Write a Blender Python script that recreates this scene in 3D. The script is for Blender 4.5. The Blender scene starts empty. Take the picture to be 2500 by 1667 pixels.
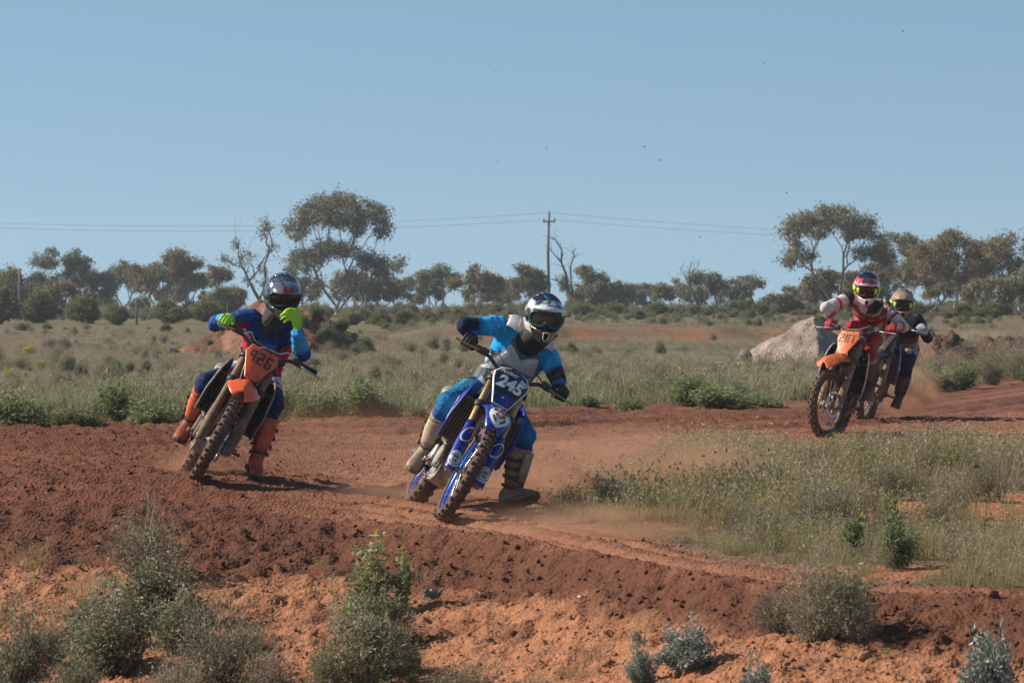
import bpy, math, random
import numpy as np
from mathutils import Vector, Matrix, Quaternion
R = math.radians
random.seed(7)
rng = np.random.default_rng(11)
SC = bpy.context.scene
COL = SC.collection

# ------------------------------------------------------------------ camera, sky, sun, exposure
F = 150.0 / 36.0 * 2500.0          # focal length in photograph pixels
HORIZON = 715.0                     # level line in the photograph
CAMZ = 1.5
cam_data = bpy.data.cameras.new('camera')
cam = bpy.data.objects.new('camera', cam_data)
COL.objects.link(cam)
cam.location = (0, 0, CAMZ)
cam.rotation_euler = (R(90), 0, 0)
cam_data.lens = 150.0
cam_data.sensor_width = 36.0
cam_data.shift_y = -(833.5 - HORIZON) / 2500.0
cam_data.clip_start = 0.5
cam_data.clip_end = 20000.0
cam_data.dof.use_dof = True
cam_data.dof.focus_distance = 34.0
cam_data.dof.aperture_fstop = 13.0
SC.camera = cam

SUN_EL, SUN_AZ = 36.0, -82.0        # azimuth measured from +Y (view direction) towards +X
to_sun = Vector((math.sin(R(SUN_AZ)) * math.cos(R(SUN_EL)), math.cos(R(SUN_AZ)) * math.cos(R(SUN_EL)), math.sin(R(SUN_EL))))
world = bpy.data.worlds.new('World')
SC.world = world
world.use_nodes = True
wn = world.node_tree
wn.nodes.clear()
w_out = wn.nodes.new('ShaderNodeOutputWorld')
w_bg = wn.nodes.new('ShaderNodeBackground')
w_sky = wn.nodes.new('ShaderNodeTexSky')
w_sky.sky_type = 'NISHITA'
w_sky.sun_disc = False
w_sky.sun_elevation = R(SUN_EL)
w_sky.sun_rotation = R(SUN_AZ)
w_sky.air_density = 1.0
w_sky.dust_density = 0.0
w_sky.ozone_density = 1.3
w_bg.inputs['Strength'].default_value = 0.087
w_tc = wn.nodes.new('ShaderNodeTexCoord')
w_map = wn.nodes.new('ShaderNodeVectorMath'); w_map.operation = 'ADD'; w_map.inputs[1].default_value = (0, 0, 0.16)
wn.links.new(w_tc.outputs['Generated'], w_map.inputs[0]); wn.links.new(w_map.outputs['Vector'], w_sky.inputs['Vector'])
w_hsv = wn.nodes.new('ShaderNodeHueSaturation'); w_hsv.inputs['Saturation'].default_value = 0.88
w_tint = wn.nodes.new('ShaderNodeMixRGB'); w_tint.blend_type = 'MULTIPLY'; w_tint.inputs['Fac'].default_value = 1.0; w_tint.inputs['Color2'].default_value = (0.78, 0.91, 0.91, 1)
wn.links.new(w_sky.outputs['Color'], w_hsv.inputs['Color'])
wn.links.new(w_hsv.outputs['Color'], w_tint.inputs['Color1']); wn.links.new(w_tint.outputs['Color'], w_bg.inputs['Color'])
wn.links.new(w_bg.outputs['Background'], w_out.inputs['Surface'])
sun_data = bpy.data.lights.new('sun', 'SUN')
sun_data.energy = 4.7
sun_data.angle = R(0.53)
sun_data.color = (1.0, 0.92, 0.79)
sun = bpy.data.objects.new('sun', sun_data)
COL.objects.link(sun)
sun.rotation_euler = to_sun.to_track_quat('Z', 'Y').to_euler()
sun.location = (-20, 10, 30)
SC.view_settings.view_transform = 'Standard'
SC.view_settings.look = 'None'
SC.view_settings.exposure = 0.55
SC.view_settings.gamma = 1.0
SC.view_settings.use_curve_mapping = False
SC.render.engine = 'CYCLES'
SC.cycles.use_denoising = True
SC.cycles.max_bounces = 6
SC.cycles.diffuse_bounces = 3
SC.cycles.glossy_bounces = 3
SC.cycles.transmission_bounces = 4
SC.cycles.transparent_max_bounces = 8
SC.cycles.volume_bounces = 1
SC.cycles.caustics_reflective = False
SC.cycles.caustics_refractive = False

def pix(px, py, d):
    """photograph pixel + distance along the view -> world point"""
    return Vector((d * (px - 1250.0) / F, d, CAMZ - d * (py - HORIZON) / F))

# ------------------------------------------------------------------ numpy noise
def _hash(ix, iy, seed):
    h = (ix.astype(np.int64) * 374761393 + iy.astype(np.int64) * 668265263 + seed * 974711) & 0x7fffffff
    h = ((h ^ (h >> 13)) * 1274126177) & 0x7fffffff
    return ((h ^ (h >> 16)) & 0xffff) / 65535.0
def vnoise(x, y, seed=0):
    x = np.asarray(x, float); y = np.asarray(y, float)
    ix = np.floor(x); iy = np.floor(y)
    fx = x - ix; fy = y - iy
    fx = fx * fx * (3 - 2 * fx); fy = fy * fy * (3 - 2 * fy)
    a = _hash(ix, iy, seed); b = _hash(ix + 1, iy, seed)
    c = _hash(ix, iy + 1, seed); d = _hash(ix + 1, iy + 1, seed)
    return (a + (b - a) * fx) * (1 - fy) + (c + (d - c) * fx) * fy
def fbm(x, y, seed=0, octs=4):
    s = 0.0; amp = 0.5; f = 1.0
    for k in range(octs):
        s = s + amp * vnoise(x * f + 17.3 * k, y * f - 9.1 * k, seed + k)
        amp *= 0.5; f *= 2.03
    return s
def sstep(a, b, x):
    t = np.clip((np.asarray(x, float) - a) / (b - a), 0, 1)
    return t * t * (3 - 2 * t)

# ------------------------------------------------------------------ object helpers
def tag(o, label=None, cat=None, group=None, kind=None):
    if label: o['label'] = label
    if cat: o['category'] = cat
    if group: o['group'] = group
    if kind: o['kind'] = kind
    return o
def empty(name, loc=(0, 0, 0), label=None, cat=None, group=None):
    o = bpy.data.objects.new(name, None)
    o.empty_display_size = 0.2
    COL.objects.link(o)
    o.location = loc
    return tag(o, label, cat, group)
def link(name, me, mat=None, parent=None):
    o = bpy.data.objects.new(name, me)
    COL.objects.link(o)
    if mat is not None and len(me.materials) == 0:
        me.materials.append(mat)
    if parent is not None:
        o.parent = parent
    return o
def np_mesh(name, verts, faces, smooth=False, attrs=None, colors=None):
    """verts (n,3), faces (m,k) constant k"""
    verts = np.asarray(verts, np.float32); faces = np.asarray(faces, np.int32)
    me = bpy.data.meshes.new(name)
    m, k = faces.shape
    me.vertices.add(len(verts)); me.vertices.foreach_set('co', verts.ravel())
    me.loops.add(m * k); me.loops.foreach_set('vertex_index', faces.ravel())
    me.polygons.add(m)
    me.polygons.foreach_set('loop_start', np.arange(0, m * k, k, dtype=np.int32))
    me.polygons.foreach_set('loop_total', np.full(m, k, np.int32))
    me.polygons.foreach_set('use_smooth', np.full(m, smooth, bool))
    me.update(calc_edges=True)
    for nm, arr in (attrs or {}).items():
        a = me.attributes.new(nm, 'FLOAT', 'POINT'); a.data.foreach_set('value', np.asarray(arr, np.float32))
    for nm, arr in (colors or {}).items():
        a = me.attributes.new(nm, 'FLOAT_COLOR', 'POINT')
        arr = np.asarray(arr, np.float32)
        if arr.shape[1] == 3: arr = np.hstack([arr, np.ones((len(arr), 1), np.float32)])
        a.data.foreach_set('color', arr.ravel())
    return me

class MB:
    """collects simple solids; build() links them as ONE mesh"""
    def __init__(self, M=None):
        self.v = []; self.f = []; self.sm = []; self.M = M
    def add(self, vs, fs, smooth=False):
        o = len(self.v)
        self.v += [tuple(v) for v in vs]
        self.f += [tuple(i + o for i in f) for f in fs]
        self.sm += [smooth] * len(fs)
        return self
    def box(self, c, s, rot=None, taper=None):
        x, y, z = s[0] / 2, s[1] / 2, s[2] / 2
        P = [Vector((a * x, b * y, d * z)) for a in (-1, 1) for b in (-1, 1) for d in (-1, 1)]
        if taper:
            for p in P:
                if p.z > 0: p.x *= taper; p.y *= taper
        if rot is not None: P = [rot @ p for p in P]
        c = Vector(c)
        return self.add([p + c for p in P], [(0, 1, 3, 2), (4, 6, 7, 5), (0, 4, 5, 1), (2, 3, 7, 6), (0, 2, 6, 4), (1, 5, 7, 3)])
    def tube(self, pts, r, n=8, cap=True, smooth=True):
        pts = [Vector(p) for p in pts]
        rs = r if isinstance(r, (list, tuple)) else [r] * len(pts)
        rings = []; up = None
        for i, p in enumerate(pts):
            t = (pts[min(i + 1, len(pts) - 1)] - pts[max(i - 1, 0)])
            t = t.normalized() if t.length > 1e-9 else Vector((0, 0, 1))
            if up is None: up = Vector((0, 0, 1)) if abs(t.z) < 0.9 else Vector((1, 0, 0))
            a = t.cross(up)
            if a.length < 1e-6: a = t.orthogonal()
            a.normalize(); b = a.cross(t); up = b
            rings.append([p + (a * math.cos(2 * math.pi * k / n) + b * math.sin(2 * math.pi * k / n)) * rs[i] for k in range(n)])
        return self.loft(rings, cap, smooth)
    def loft(self, rings, cap=True, smooth=True, closed=True):
        n = len(rings[0]); vs = [v for r in rings for v in r]; fs = []
        for i in range(len(rings) - 1):
            for k in range(n if closed else n - 1):
                k2 = (k + 1) % n
                fs.append((i * n + k, i * n + k2, (i + 1) * n + k2, (i + 1) * n + k))
        o = len(self.v)
        self.add(vs, fs, smooth)
        if cap:
            self.f.append(tuple(o + k for k in reversed(range(n)))); self.sm.append(False)
            self.f.append(tuple(o + (len(rings) - 1) * n + k for k in range(n))); self.sm.append(False)
        return self
    def prism(self, outline, axis, half, center=0.0, bevel=0.0):
        """outline: 2D pts; axis 'x','y','z' is the extrusion axis"""
        def P(a, b, h):
            return {'x': (h, a, b), 'y': (a, h, b), 'z': (a, b, h)}[axis]
        cx = sum(p[0] for p in outline) / len(outline); cy = sum(p[1] for p in outline) / len(outline)
        rings = []
        hs = [(-half, 1 if not bevel else 1 - bevel), (half, 1 if not bevel else 1 - bevel)]
        if bevel:
            b = min(half * 0.5, 0.01)
            hs = [(-half, 1 - bevel), (-half + b, 1), (half - b, 1), (half, 1 - bevel)]
        for h, s in hs:
            rings.append([Vector(P(cx + (p[0] - cx) * s, cy + (p[1] - cy) * s, center + h)) for p in outline])
        return self.loft(rings, True, False)
    def ell(self, c, r, nu=14, nv=9, rot=None):
        c = Vector(c); rings = []
        for j in range(nv):
            th = math.pi * (j + 0.02) / (nv - 1 + 0.04)
            ring = []
            for i in range(nu):
                ph = 2 * math.pi * i / nu
                p = Vector((r[0] * math.sin(th) * math.cos(ph), r[1] * math.sin(th) * math.sin(ph), r[2] * math.cos(th)))
                ring.append(c + (rot @ p if rot is not None else p))
            rings.append(ring)
        return self.loft(rings, True, True)
    def sheet(self, grid, thick=0.004):
        """grid[i][j] of points -> thin solid sheet"""
        ni, nj = len(grid), len(grid[0])
        P = [[Vector(p) for p in row] for row in grid]
        N = []
        for i in range(ni):
            row = []
            for j in range(nj):
                a = P[min(i + 1, ni - 1)][j] - P[max(i - 1, 0)][j]; b = P[i][min(j + 1, nj - 1)] - P[i][max(j - 1, 0)]
                n = a.cross(b); row.append(n.normalized() if n.length > 1e-12 else Vector((0, 0, 1)))
            N.append(row)
        vs = [P[i][j] for i in range(ni) for j in range(nj)] + [P[i][j] - N[i][j] * thick for i in range(ni) for j in range(nj)]
        o = ni * nj; fs = []
        for i in range(ni - 1):
            for j in range(nj - 1):
                a, b, c, d = i * nj + j, i * nj + j + 1, (i + 1) * nj + j + 1, (i + 1) * nj + j
                fs.append((d, c, b, a)); fs.append((o + a, o + b, o + c, o + d))
        edge = [(0, j) for j in range(nj)] + [(i, nj - 1) for i in range(1, ni)] + [(ni - 1, j) for j in range(nj - 2, -1, -1)] + [(i, 0) for i in range(ni - 2, 0, -1)]
        E = [i * nj + j for i, j in edge]
        for k in range(len(E)):
            a, b = E[k], E[(k + 1) % len(E)]
            fs.append((a, b, o + b, o + a))
        return self.add(vs, fs, True)
    def mesh(self, name):
        me = bpy.data.meshes.new(name)
        vs = self.v if self.M is None else [tuple(self.M @ Vector(v)) for v in self.v]
        me.from_pydata(vs, [], self.f)
        me.polygons.foreach_set('use_smooth', self.sm)
        me.update()
        return me
    def build(self, name, mat, parent=None):
        me = self.mesh(name)
        o = link(name, me, mat, parent)
        return o

def setsmooth_angle(me, ang=40):
    try: me.set_sharp_from_angle(angle=R(ang))
    except Exception: pass

# ------------------------------------------------------------------ materials
def new_mat(name):
    m = bpy.data.materials.new(name); m.use_nodes = True
    nt = m.node_tree; nt.nodes.clear()
    out = nt.nodes.new('ShaderNodeOutputMaterial')
    return m, nt, out
def N(nt, t, **kw):
    n = nt.nodes.new(t)
    for k, v in kw.items():
        if k.startswith('i_'): n.inputs[k[2:].replace('_', ' ')].default_value = v
        else: setattr(n, k, v)
    return n
def rgba(c): return (c[0], c[1], c[2], 1.0)
MATS = {}
def solid(name, col, rough=0.5, metal=0.0, dirt=0.0, mud=(0.20, 0.095, 0.05), scale=18.0, spec=0.5, var=0.12, coat=0.0, vcol=None, bump=0.0, bdist=.006):
    """painted / moulded surface with procedural variation and dried mud; vcol = vertex colour attribute as base"""
    if name in MATS: return MATS[name]
    m, nt, out = new_mat(name)
    b = N(nt, 'ShaderNodeBsdfPrincipled')
    b.inputs['Roughness'].default_value = rough; b.inputs['Metallic'].default_value = metal
    b.inputs['Specular IOR Level'].default_value = spec
    if coat: b.inputs['Coat Weight'].default_value = coat; b.inputs['Coat Roughness'].default_value = 0.12
    tc = N(nt, 'ShaderNodeTexCoord')
    nz = N(nt, 'ShaderNodeTexNoise'); nz.inputs['Scale'].default_value = scale; nz.inputs['Detail'].default_value = 6
    nt.links.new(tc.outputs['Object'], nz.inputs['Vector'])
    base = N(nt, 'ShaderNodeMixRGB', blend_type='MULTIPLY'); base.inputs['Fac'].default_value = 1.0
    if vcol:
        va = N(nt, 'ShaderNodeAttribute', attribute_name=vcol); nt.links.new(va.outputs['Color'], base.inputs['Color1'])
    else: base.inputs['Color1'].default_value = rgba(col)
    mr = N(nt, 'ShaderNodeMapRange'); mr.inputs['To Min'].default_value = 1 - var * 1.6; mr.inputs['To Max'].default_value = 1 + var * 1.2
    mr.inputs['From Min'].default_value = 0.25; mr.inputs['From Max'].default_value = 0.75
    nt.links.new(nz.outputs['Fac'], mr.inputs['Value']); nt.links.new(mr.outputs['Result'], base.inputs['Color2'])
    col_out = base.outputs['Color']
    if dirt > 0:
        n2 = N(nt, 'ShaderNodeTexNoise'); n2.inputs['Scale'].default_value = scale * 0.6; n2.inputs['Detail'].default_value = 9; n2.inputs['Roughness'].default_value = 0.72
        nt.links.new(tc.outputs['Object'], n2.inputs['Vector'])
        r2 = N(nt, 'ShaderNodeMapRange'); r2.inputs['From Min'].default_value = 0.62 - 0.42 * dirt; r2.inputs['From Max'].default_value = 0.76 - 0.30 * dirt
        nt.links.new(n2.outputs['Fac'], r2.inputs['Value'])
        mx = N(nt, 'ShaderNodeMixRGB'); nt.links.new(r2.outputs['Result'], mx.inputs['Fac'])
        nt.links.new(col_out, mx.inputs['Color1']); mx.inputs['Color2'].default_value = rgba(mud)
        col_out = mx.outputs['Color']
        rr = N(nt, 'ShaderNodeMapRange'); rr.inputs['To Min'].default_value = rough; rr.inputs['To Max'].default_value = 0.92
        nt.links.new(r2.outputs['Result'], rr.inputs['Value']); nt.links.new(rr.outputs['Result'], b.inputs['Roughness'])
        if metal:
            mm = N(nt, 'ShaderNodeMapRange'); mm.inputs['To Min'].default_value = metal; mm.inputs['To Max'].default_value = 0.0
            nt.links.new(r2.outputs['Result'], mm.inputs['Value']); nt.links.new(mm.outputs['Result'], b.inputs['Metallic'])
    if bump or dirt > 0:
        bp = N(nt, 'ShaderNodeBump'); bp.inputs['Strength'].default_value = bump if bump else 0.25; bp.inputs['Distance'].default_value = bdist
        nb = N(nt, 'ShaderNodeTexNoise'); nb.inputs['Scale'].default_value = scale * 4; nb.inputs['Detail'].default_value = 5
        nt.links.new(tc.outputs['Object'], nb.inputs['Vector']); nt.links.new(nb.outputs['Fac'], bp.inputs['Height'])
        nt.links.new(bp.outputs['Normal'], b.inputs['Normal'])
    nt.links.new(col_out, b.inputs['Base Color']); nt.links.new(b.outputs['BSDF'], out.inputs['Surface'])
    MATS[name] = m
    return m
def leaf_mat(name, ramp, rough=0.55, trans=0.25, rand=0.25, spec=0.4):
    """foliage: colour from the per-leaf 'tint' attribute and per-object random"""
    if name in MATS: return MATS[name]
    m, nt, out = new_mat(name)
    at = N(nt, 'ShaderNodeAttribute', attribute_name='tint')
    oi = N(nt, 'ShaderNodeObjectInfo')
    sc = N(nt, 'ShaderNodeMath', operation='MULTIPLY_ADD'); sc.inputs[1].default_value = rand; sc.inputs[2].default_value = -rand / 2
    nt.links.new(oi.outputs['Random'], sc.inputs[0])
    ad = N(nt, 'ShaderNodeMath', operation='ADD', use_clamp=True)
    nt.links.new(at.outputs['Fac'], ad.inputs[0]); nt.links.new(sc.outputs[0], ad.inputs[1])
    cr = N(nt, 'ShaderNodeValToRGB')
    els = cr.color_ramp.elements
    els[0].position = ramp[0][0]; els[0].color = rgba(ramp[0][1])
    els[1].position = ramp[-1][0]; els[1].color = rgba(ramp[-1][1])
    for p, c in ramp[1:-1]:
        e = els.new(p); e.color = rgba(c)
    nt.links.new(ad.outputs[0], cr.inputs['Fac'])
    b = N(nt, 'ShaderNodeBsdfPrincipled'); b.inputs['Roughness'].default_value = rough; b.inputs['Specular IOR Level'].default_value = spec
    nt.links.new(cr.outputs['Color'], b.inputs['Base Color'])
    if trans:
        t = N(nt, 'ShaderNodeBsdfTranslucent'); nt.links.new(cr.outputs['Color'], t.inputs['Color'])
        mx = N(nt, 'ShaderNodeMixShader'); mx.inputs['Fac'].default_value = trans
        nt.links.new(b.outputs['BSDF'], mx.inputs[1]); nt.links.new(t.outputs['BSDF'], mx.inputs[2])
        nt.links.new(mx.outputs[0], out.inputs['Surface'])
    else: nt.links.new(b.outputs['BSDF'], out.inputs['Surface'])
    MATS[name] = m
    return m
def soil_mat(name, attr='soil', scale=1.0, bump=0.6, fallback=None):
    if name in MATS: return MATS[name]
    m, nt, out = new_mat(name)
    tc = N(nt, 'ShaderNodeTexCoord')
    b = N(nt, 'ShaderNodeBsdfPrincipled'); b.inputs['Roughness'].default_value = 0.95; b.inputs['Specular IOR Level'].default_value = 0.15
    n1 = N(nt, 'ShaderNodeTexNoise'); n1.inputs['Scale'].default_value = 9 * scale; n1.inputs['Detail'].default_value = 8; n1.inputs['Roughness'].default_value = 0.65
    n2 = N(nt, 'ShaderNodeTexNoise'); n2.inputs['Scale'].default_value = 55 * scale; n2.inputs['Detail'].default_value = 5
    n3 = N(nt, 'ShaderNodeTexVoronoi'); n3.inputs['Scale'].default_value = 38 * scale
    for n in (n1, n2, n3): nt.links.new(tc.outputs['Object'], n.inputs['Vector'])
    if fallback is None:
        at = N(nt, 'ShaderNodeAttribute', attribute_name=attr); base = at.outputs['Color']
    else:
        rg = N(nt, 'ShaderNodeRGB'); rg.outputs[0].default_value = rgba(fallback); base = rg.outputs[0]
    mr = N(nt, 'ShaderNodeMapRange'); mr.inputs['From Min'].default_value = 0.3; mr.inputs['From Max'].default_value = 0.7
    mr.inputs['To Min'].default_value = 0.72; mr.inputs['To Max'].default_value = 1.22
    nt.links.new(n1.outputs['Fac'], mr.inputs['Value'])
    mr2 = N(nt, 'ShaderNodeMapRange'); mr2.inputs['From Min'].default_value = 0.3; mr2.inputs['From Max'].default_value = 0.7
    mr2.inputs['To Min'].default_value = 0.8; mr2.inputs['To Max'].default_value = 1.2
    nt.links.new(n2.outputs['Fac'], mr2.inputs['Value'])
    mu = N(nt, 'ShaderNodeMath', operation='MULTIPLY'); nt.links.new(mr.outputs['Result'], mu.inputs[0]); nt.links.new(mr2.outputs['Result'], mu.inputs[1])
    mx = N(nt, 'ShaderNodeMixRGB', blend_type='MULTIPLY'); mx.inputs['Fac'].default_value = 1
    nt.links.new(base, mx.inputs['Color1']); nt.links.new(mu.outputs[0], mx.inputs['Color2'])
    nt.links.new(mx.outputs['Color'], b.inputs['Base Color'])
    hs = N(nt, 'ShaderNodeMath', operation='ADD'); nt.links.new(n2.outputs['Fac'], hs.inputs[0]); nt.links.new(n3.outputs['Distance'], hs.inputs[1])
    bp = N(nt, 'ShaderNodeBump'); bp.inputs['Strength'].default_value = bump; bp.inputs['Distance'].default_value = 0.02 / scale
    nt.links.new(hs.outputs[0], bp.inputs['Height']); nt.links.new(bp.outputs['Normal'], b.inputs['Normal'])
    nt.links.new(b.outputs['BSDF'], out.inputs['Surface'])
    MATS[name] = m
    return m

# ------------------------------------------------------------------ terrain
CREST_X = [-40, -8, -3.6, -2.14, -0.98, 0, 1, 1.58, 2.55, 6, 40]
CREST_Y = [29, 28.4, 27.9, 27.8, 27.3, 25.6, 22.9, 22, 21.3, 20.5, 20]
FAR_X = [-60, -9, -5.5, -3.35, -1.17, 1.26, 3.95, 8.2, 13.3, 60]
FAR_Y = [45, 45.8, 46, 46.6, 48.8, 52.6, 54.8, 68, 84, 120]
INF = np.array([(0.1, 27.6), (0.40, 29.8), (0.75, 32.2), (1.5, 35.0), (2.57, 36.4), (3.3, 36.8), (4.5, 36.6), (6.5, 37), (12, 37.5), (12, 20.8), (2.9, 22.2), (1.94, 23.1), (1.47, 24.1), (1.08, 25.4), (0.63, 26.5)])
def poly_sd(x, y, P):
    """signed distance to polygon, negative inside"""
    x = np.asarray(x, float); y = np.asarray(y, float)
    d = np.full(x.shape, 1e9); ins = np.zeros(x.shape, bool)
    n = len(P)
    for i in range(n):
        ax, ay = P[i]; bx, by = P[(i + 1) % n]
        ex, ey = bx - ax, by - ay
        t = np.clip(((x - ax) * ex + (y - ay) * ey) / (ex * ex + ey * ey), 0, 1)
        d = np.minimum(d, np.hypot(x - ax - t * ex, y - ay - t * ey))
        cond = ((ay > y) != (by > y)) & (x < (bx - ax) * (y - ay) / ((by - ay) if by != ay else 1e-9) + ax)
        ins ^= cond
    return np.where(ins, -d, d)
def crest(x): return np.interp(x, CREST_X, CREST_Y)
def far_edge(x): return np.interp(x, FAR_X, FAR_Y)
def ground(x, y, detail=True):
    x = np.asarray(x, float); y = np.asarray(y, float)
    z = np.interp(y, [22, 25, 27.4, 29.8, 42, 60, 160, 400, 900, 6000], [-.08, -.03, .035, .070, .078, .06, .05, .05, -4, -60])
    z = z + 0.085 * sstep(-1.0, -2.2, x) * sstep(24, 29, y) * sstep(44, 36, y)
    s = crest(x) - y
    sp = np.maximum(s, 0)
    z = z - np.where(s > 0, 0.13 * sp * sstep(0, 0.5, sp), 0) * np.where(sp > 12, 12 / np.maximum(sp, 1e-6), 1)
    z = z + 0.05 * np.exp(-((s - 0.15) / 0.45) ** 2) * sstep(-1.4, 0.3, x)       # soft lip of the berm
    # banked outside of the far bend
    fe = far_edge(x) - y
    z = z + 0.22 * sstep(5, 12, x) * sstep(9, 1, fe) * sstep(-30, -5, fe)
    z = z + 0.05 * np.exp(-(fe / 0.6) ** 2)
    # raised bench beyond the low eroded bank
    yb = 124 + 5 * np.sin(x * 0.21) + 2.5 * vnoise(x * 0.35, x * 0 + 3.1, 5)
    z = z + 0.36 * sstep(-4.5, -2.0, x) * sstep(0, 2.2, y - yb) * sstep(320, 200, y)
    z = z + 0.20 * (vnoise(x * 0.12, y * 0.05, 9) - 0.5) * sstep(55, 80, y)
    if detail:
        near = sstep(75, 40, y)
        n1 = fbm(x * 1.1, y * 1.1, 21, 3) - 0.45
        z = z + 0.05 * n1 * near
        inf = poly_sd(x, y, INF)
        rough = np.clip(0.42 + 0.5 * sstep(38, 46, y) + 0.85 * sstep(-0.5, 0.8, s) + 0.55 * sstep(-1.2, -3.4, x), 0, 1.3)
        rut = (vnoise(s * 4.2 + 40, x * .35, 81) - .5) * sstep(.2, -.4, s) * sstep(-7, -3, s) + (vnoise((far_edge(x) - y) * 2.6 + 9, x * .3, 83) - .5) * sstep(.5, 1.5, far_edge(x) - y) * sstep(12, 8, far_edge(x) - y)
        z = z + .115 * rut * near * sstep(0, .4, inf)
        clod = np.abs(fbm(x * 7.5, y * 7.5, 31, 3) - 0.45) * 2
        clod2 = np.maximum(vnoise(x * 14, y * 14, 41) - 0.55, 0) * 2
        fine = fbm(x * 19, y * 19, 45, 2) - .4
        z = z + near * rough * (0.062 * (0.4 - clod) + 0.034 * clod2 + 0.030 * fine)
    return z
def gz(x, y, detail=False): return float(ground(np.array([x]), np.array([y]), detail)[0])

def soil_color(x, y):
    s = crest(x) - y
    dark = np.array([0.120, 0.047, 0.027]); packed = np.array([0.235, 0.104, 0.060]); orange = np.array([0.325, 0.142, 0.074])
    brown = np.array([0.155, 0.056, 0.031]); turf = np.array([0.150, 0.105, 0.062]); red = np.array([0.40, 0.155, 0.078])
    n = fbm(x * 0.9, y * 0.9, 51, 4); nf = fbm(x * 3.1, y * 3.1, 61, 3)
    c = np.ones(x.shape + (3,)) * brown
    def mix(w, col):
        nonlocal c
        w = np.clip(w, 0, 1)[..., None]; c = c * (1 - w) + col * w
    mix(sstep(-2.6, -0.9, x + (n - .5) * 1.6) * sstep(0.25, -0.35, s + (nf - .5) * 0.5) * 0.95 * (1 - .75 * sstep(38, 45, y + (n - .5) * 6)), packed)
    mix(sstep(0.36, 0.60, n) * 0.35 * sstep(0, -1, s), packed)
    rt = vnoise(s * 4.2 + 40, x * .35, 81) * sstep(-7, -3, s) + vnoise((far_edge(x) - y) * 2.6 + 9, x * .3, 83) * sstep(12, 8, far_edge(x) - y) * sstep(-3, -7, s)
    mix(sstep(.58, .78, rt + (nf - .5) * .3) * .55, dark); mix(sstep(.38, .2, rt + (nf - .5) * .3) * .45 * sstep(-2.4, -1, x), np.array([.32, .15, .09]))
    mix(sstep(-0.1, 0.35, s + (nf - .5) * 0.4), dark)
    sb = np.interp(x, [-3.6, -1, 1, 2.5], [1.35, 2.1, 1.05, 1.25])
    mix(sstep(-0.25, 0.35, s - sb + (n - .45) * 1.3 + (nf - .45) * 0.5), orange)
    mix(sstep(0.52, 0.62, nf) * sstep(0.2, 0.6, s - sb) * 0.55, dark)
    inf = poly_sd(x, y, INF)
    mix(sstep(0.25, -0.2, inf + (nf - .5) * 0.5), turf)
    mix(sstep(0.2, -0.2, inf) * sstep(0.5, 0.62, fbm(x * 0.55 + 3.3, y * 0.55, 71, 3)) * 0.8, red)
    fe = y - far_edge(x)
    mix(sstep(-0.15, 0.3, fe + (nf - .5) * 0.7), turf)
    yb = 124 + 5 * np.sin(x * 0.21) + 2.5 * vnoise(x * 0.35, x * 0 + 3.1, 5)
    mix(sstep(-5, -3, x) * sstep(-1.5, 0.2, y - yb + (fbm(x * .6, y * .6, 77, 2) - .45) * 4) * sstep(2.6, 1.5, y - yb) * sstep(13, 9, x) * sstep(.40, .52, fbm(x * .9 + 5, y * .25, 78, 3)) * .8, np.array([0.32, 0.150, 0.082]))
    mix(sstep(-.2, .5, fe) * sstep(.42, .56, fbm(x * .5, y * .18, 87, 3)) * .6, np.array([.20, .165, .11]))
    mix(sstep(140, 200, y) * 0.7, np.array([0.15, 0.12, 0.06]))
    return c

def build_ground():
    ys = np.concatenate([np.arange(10, 18, 0.12), np.arange(18, 34, 0.035), np.arange(34, 50, 0.055), np.arange(50, 90, 0.25), np.arange(90, 135, 0.45), np.arange(135, 430, 4.0), np.geomspace(430, 6000, 26)])
    ns = 400
    u = np.linspace(-1, 1, ns); s = np.sign(u) * (0.72 * np.abs(u) + 0.28 * np.abs(u) ** 3)
    W = 2.2 + 0.19 * ys + 0.6 * np.maximum(ys - 120, 0)
    X = s[None, :] * W[:, None]; Y = np.repeat(ys[:, None], ns, 1)
    Z = ground(X, Y)
    C = soil_color(X, Y)
    nr = len(ys)
    idx = np.arange(nr * ns).reshape(nr, ns)
    faces = np.stack([idx[:-1, :-1], idx[:-1, 1:], idx[1:, 1:], idx[1:, :-1]], -1).reshape(-1, 4)
    me = np_mesh('ground', np.stack([X, Y, Z], -1).reshape(-1, 3), faces, True, colors={'soil': C.reshape(-1, 3)})
    o = link('ground', me, soil_mat('soil'))
    tag(o, kind='structure')
    return o
build_ground()

ICO = None
def ico():
    t = (1 + 5 ** .5) / 2
    v = np.array([(-1, t, 0), (1, t, 0), (-1, -t, 0), (1, -t, 0), (0, -1, t), (0, 1, t), (0, -1, -t), (0, 1, -t), (t, 0, -1), (t, 0, 1), (-t, 0, -1), (-t, 0, 1)], float)
    v /= np.linalg.norm(v[0])
    f = np.array([(0, 11, 5), (0, 5, 1), (0, 1, 7), (0, 7, 10), (0, 10, 11), (1, 5, 9), (5, 11, 4), (11, 10, 2), (10, 7, 6), (7, 1, 8), (3, 9, 4), (3, 4, 2), (3, 2, 6), (3, 6, 8), (3, 8, 9), (4, 9, 5), (2, 4, 11), (6, 2, 10), (8, 6, 7), (9, 8, 1)])
    return v, f
def rand_rot(n):
    q = rng.normal(size=(n, 4)); q /= np.linalg.norm(q, axis=1)[:, None]
    w, x, y, z = q.T
    return np.stack([1 - 2 * (y * y + z * z), 2 * (x * y - z * w), 2 * (x * z + y * w), 2 * (x * y + z * w), 1 - 2 * (x * x + z * z), 2 * (y * z - x * w), 2 * (x * z - y * w), 2 * (y * z + x * w), 1 - 2 * (x * x + y * y)], -1).reshape(n, 3, 3)
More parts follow.
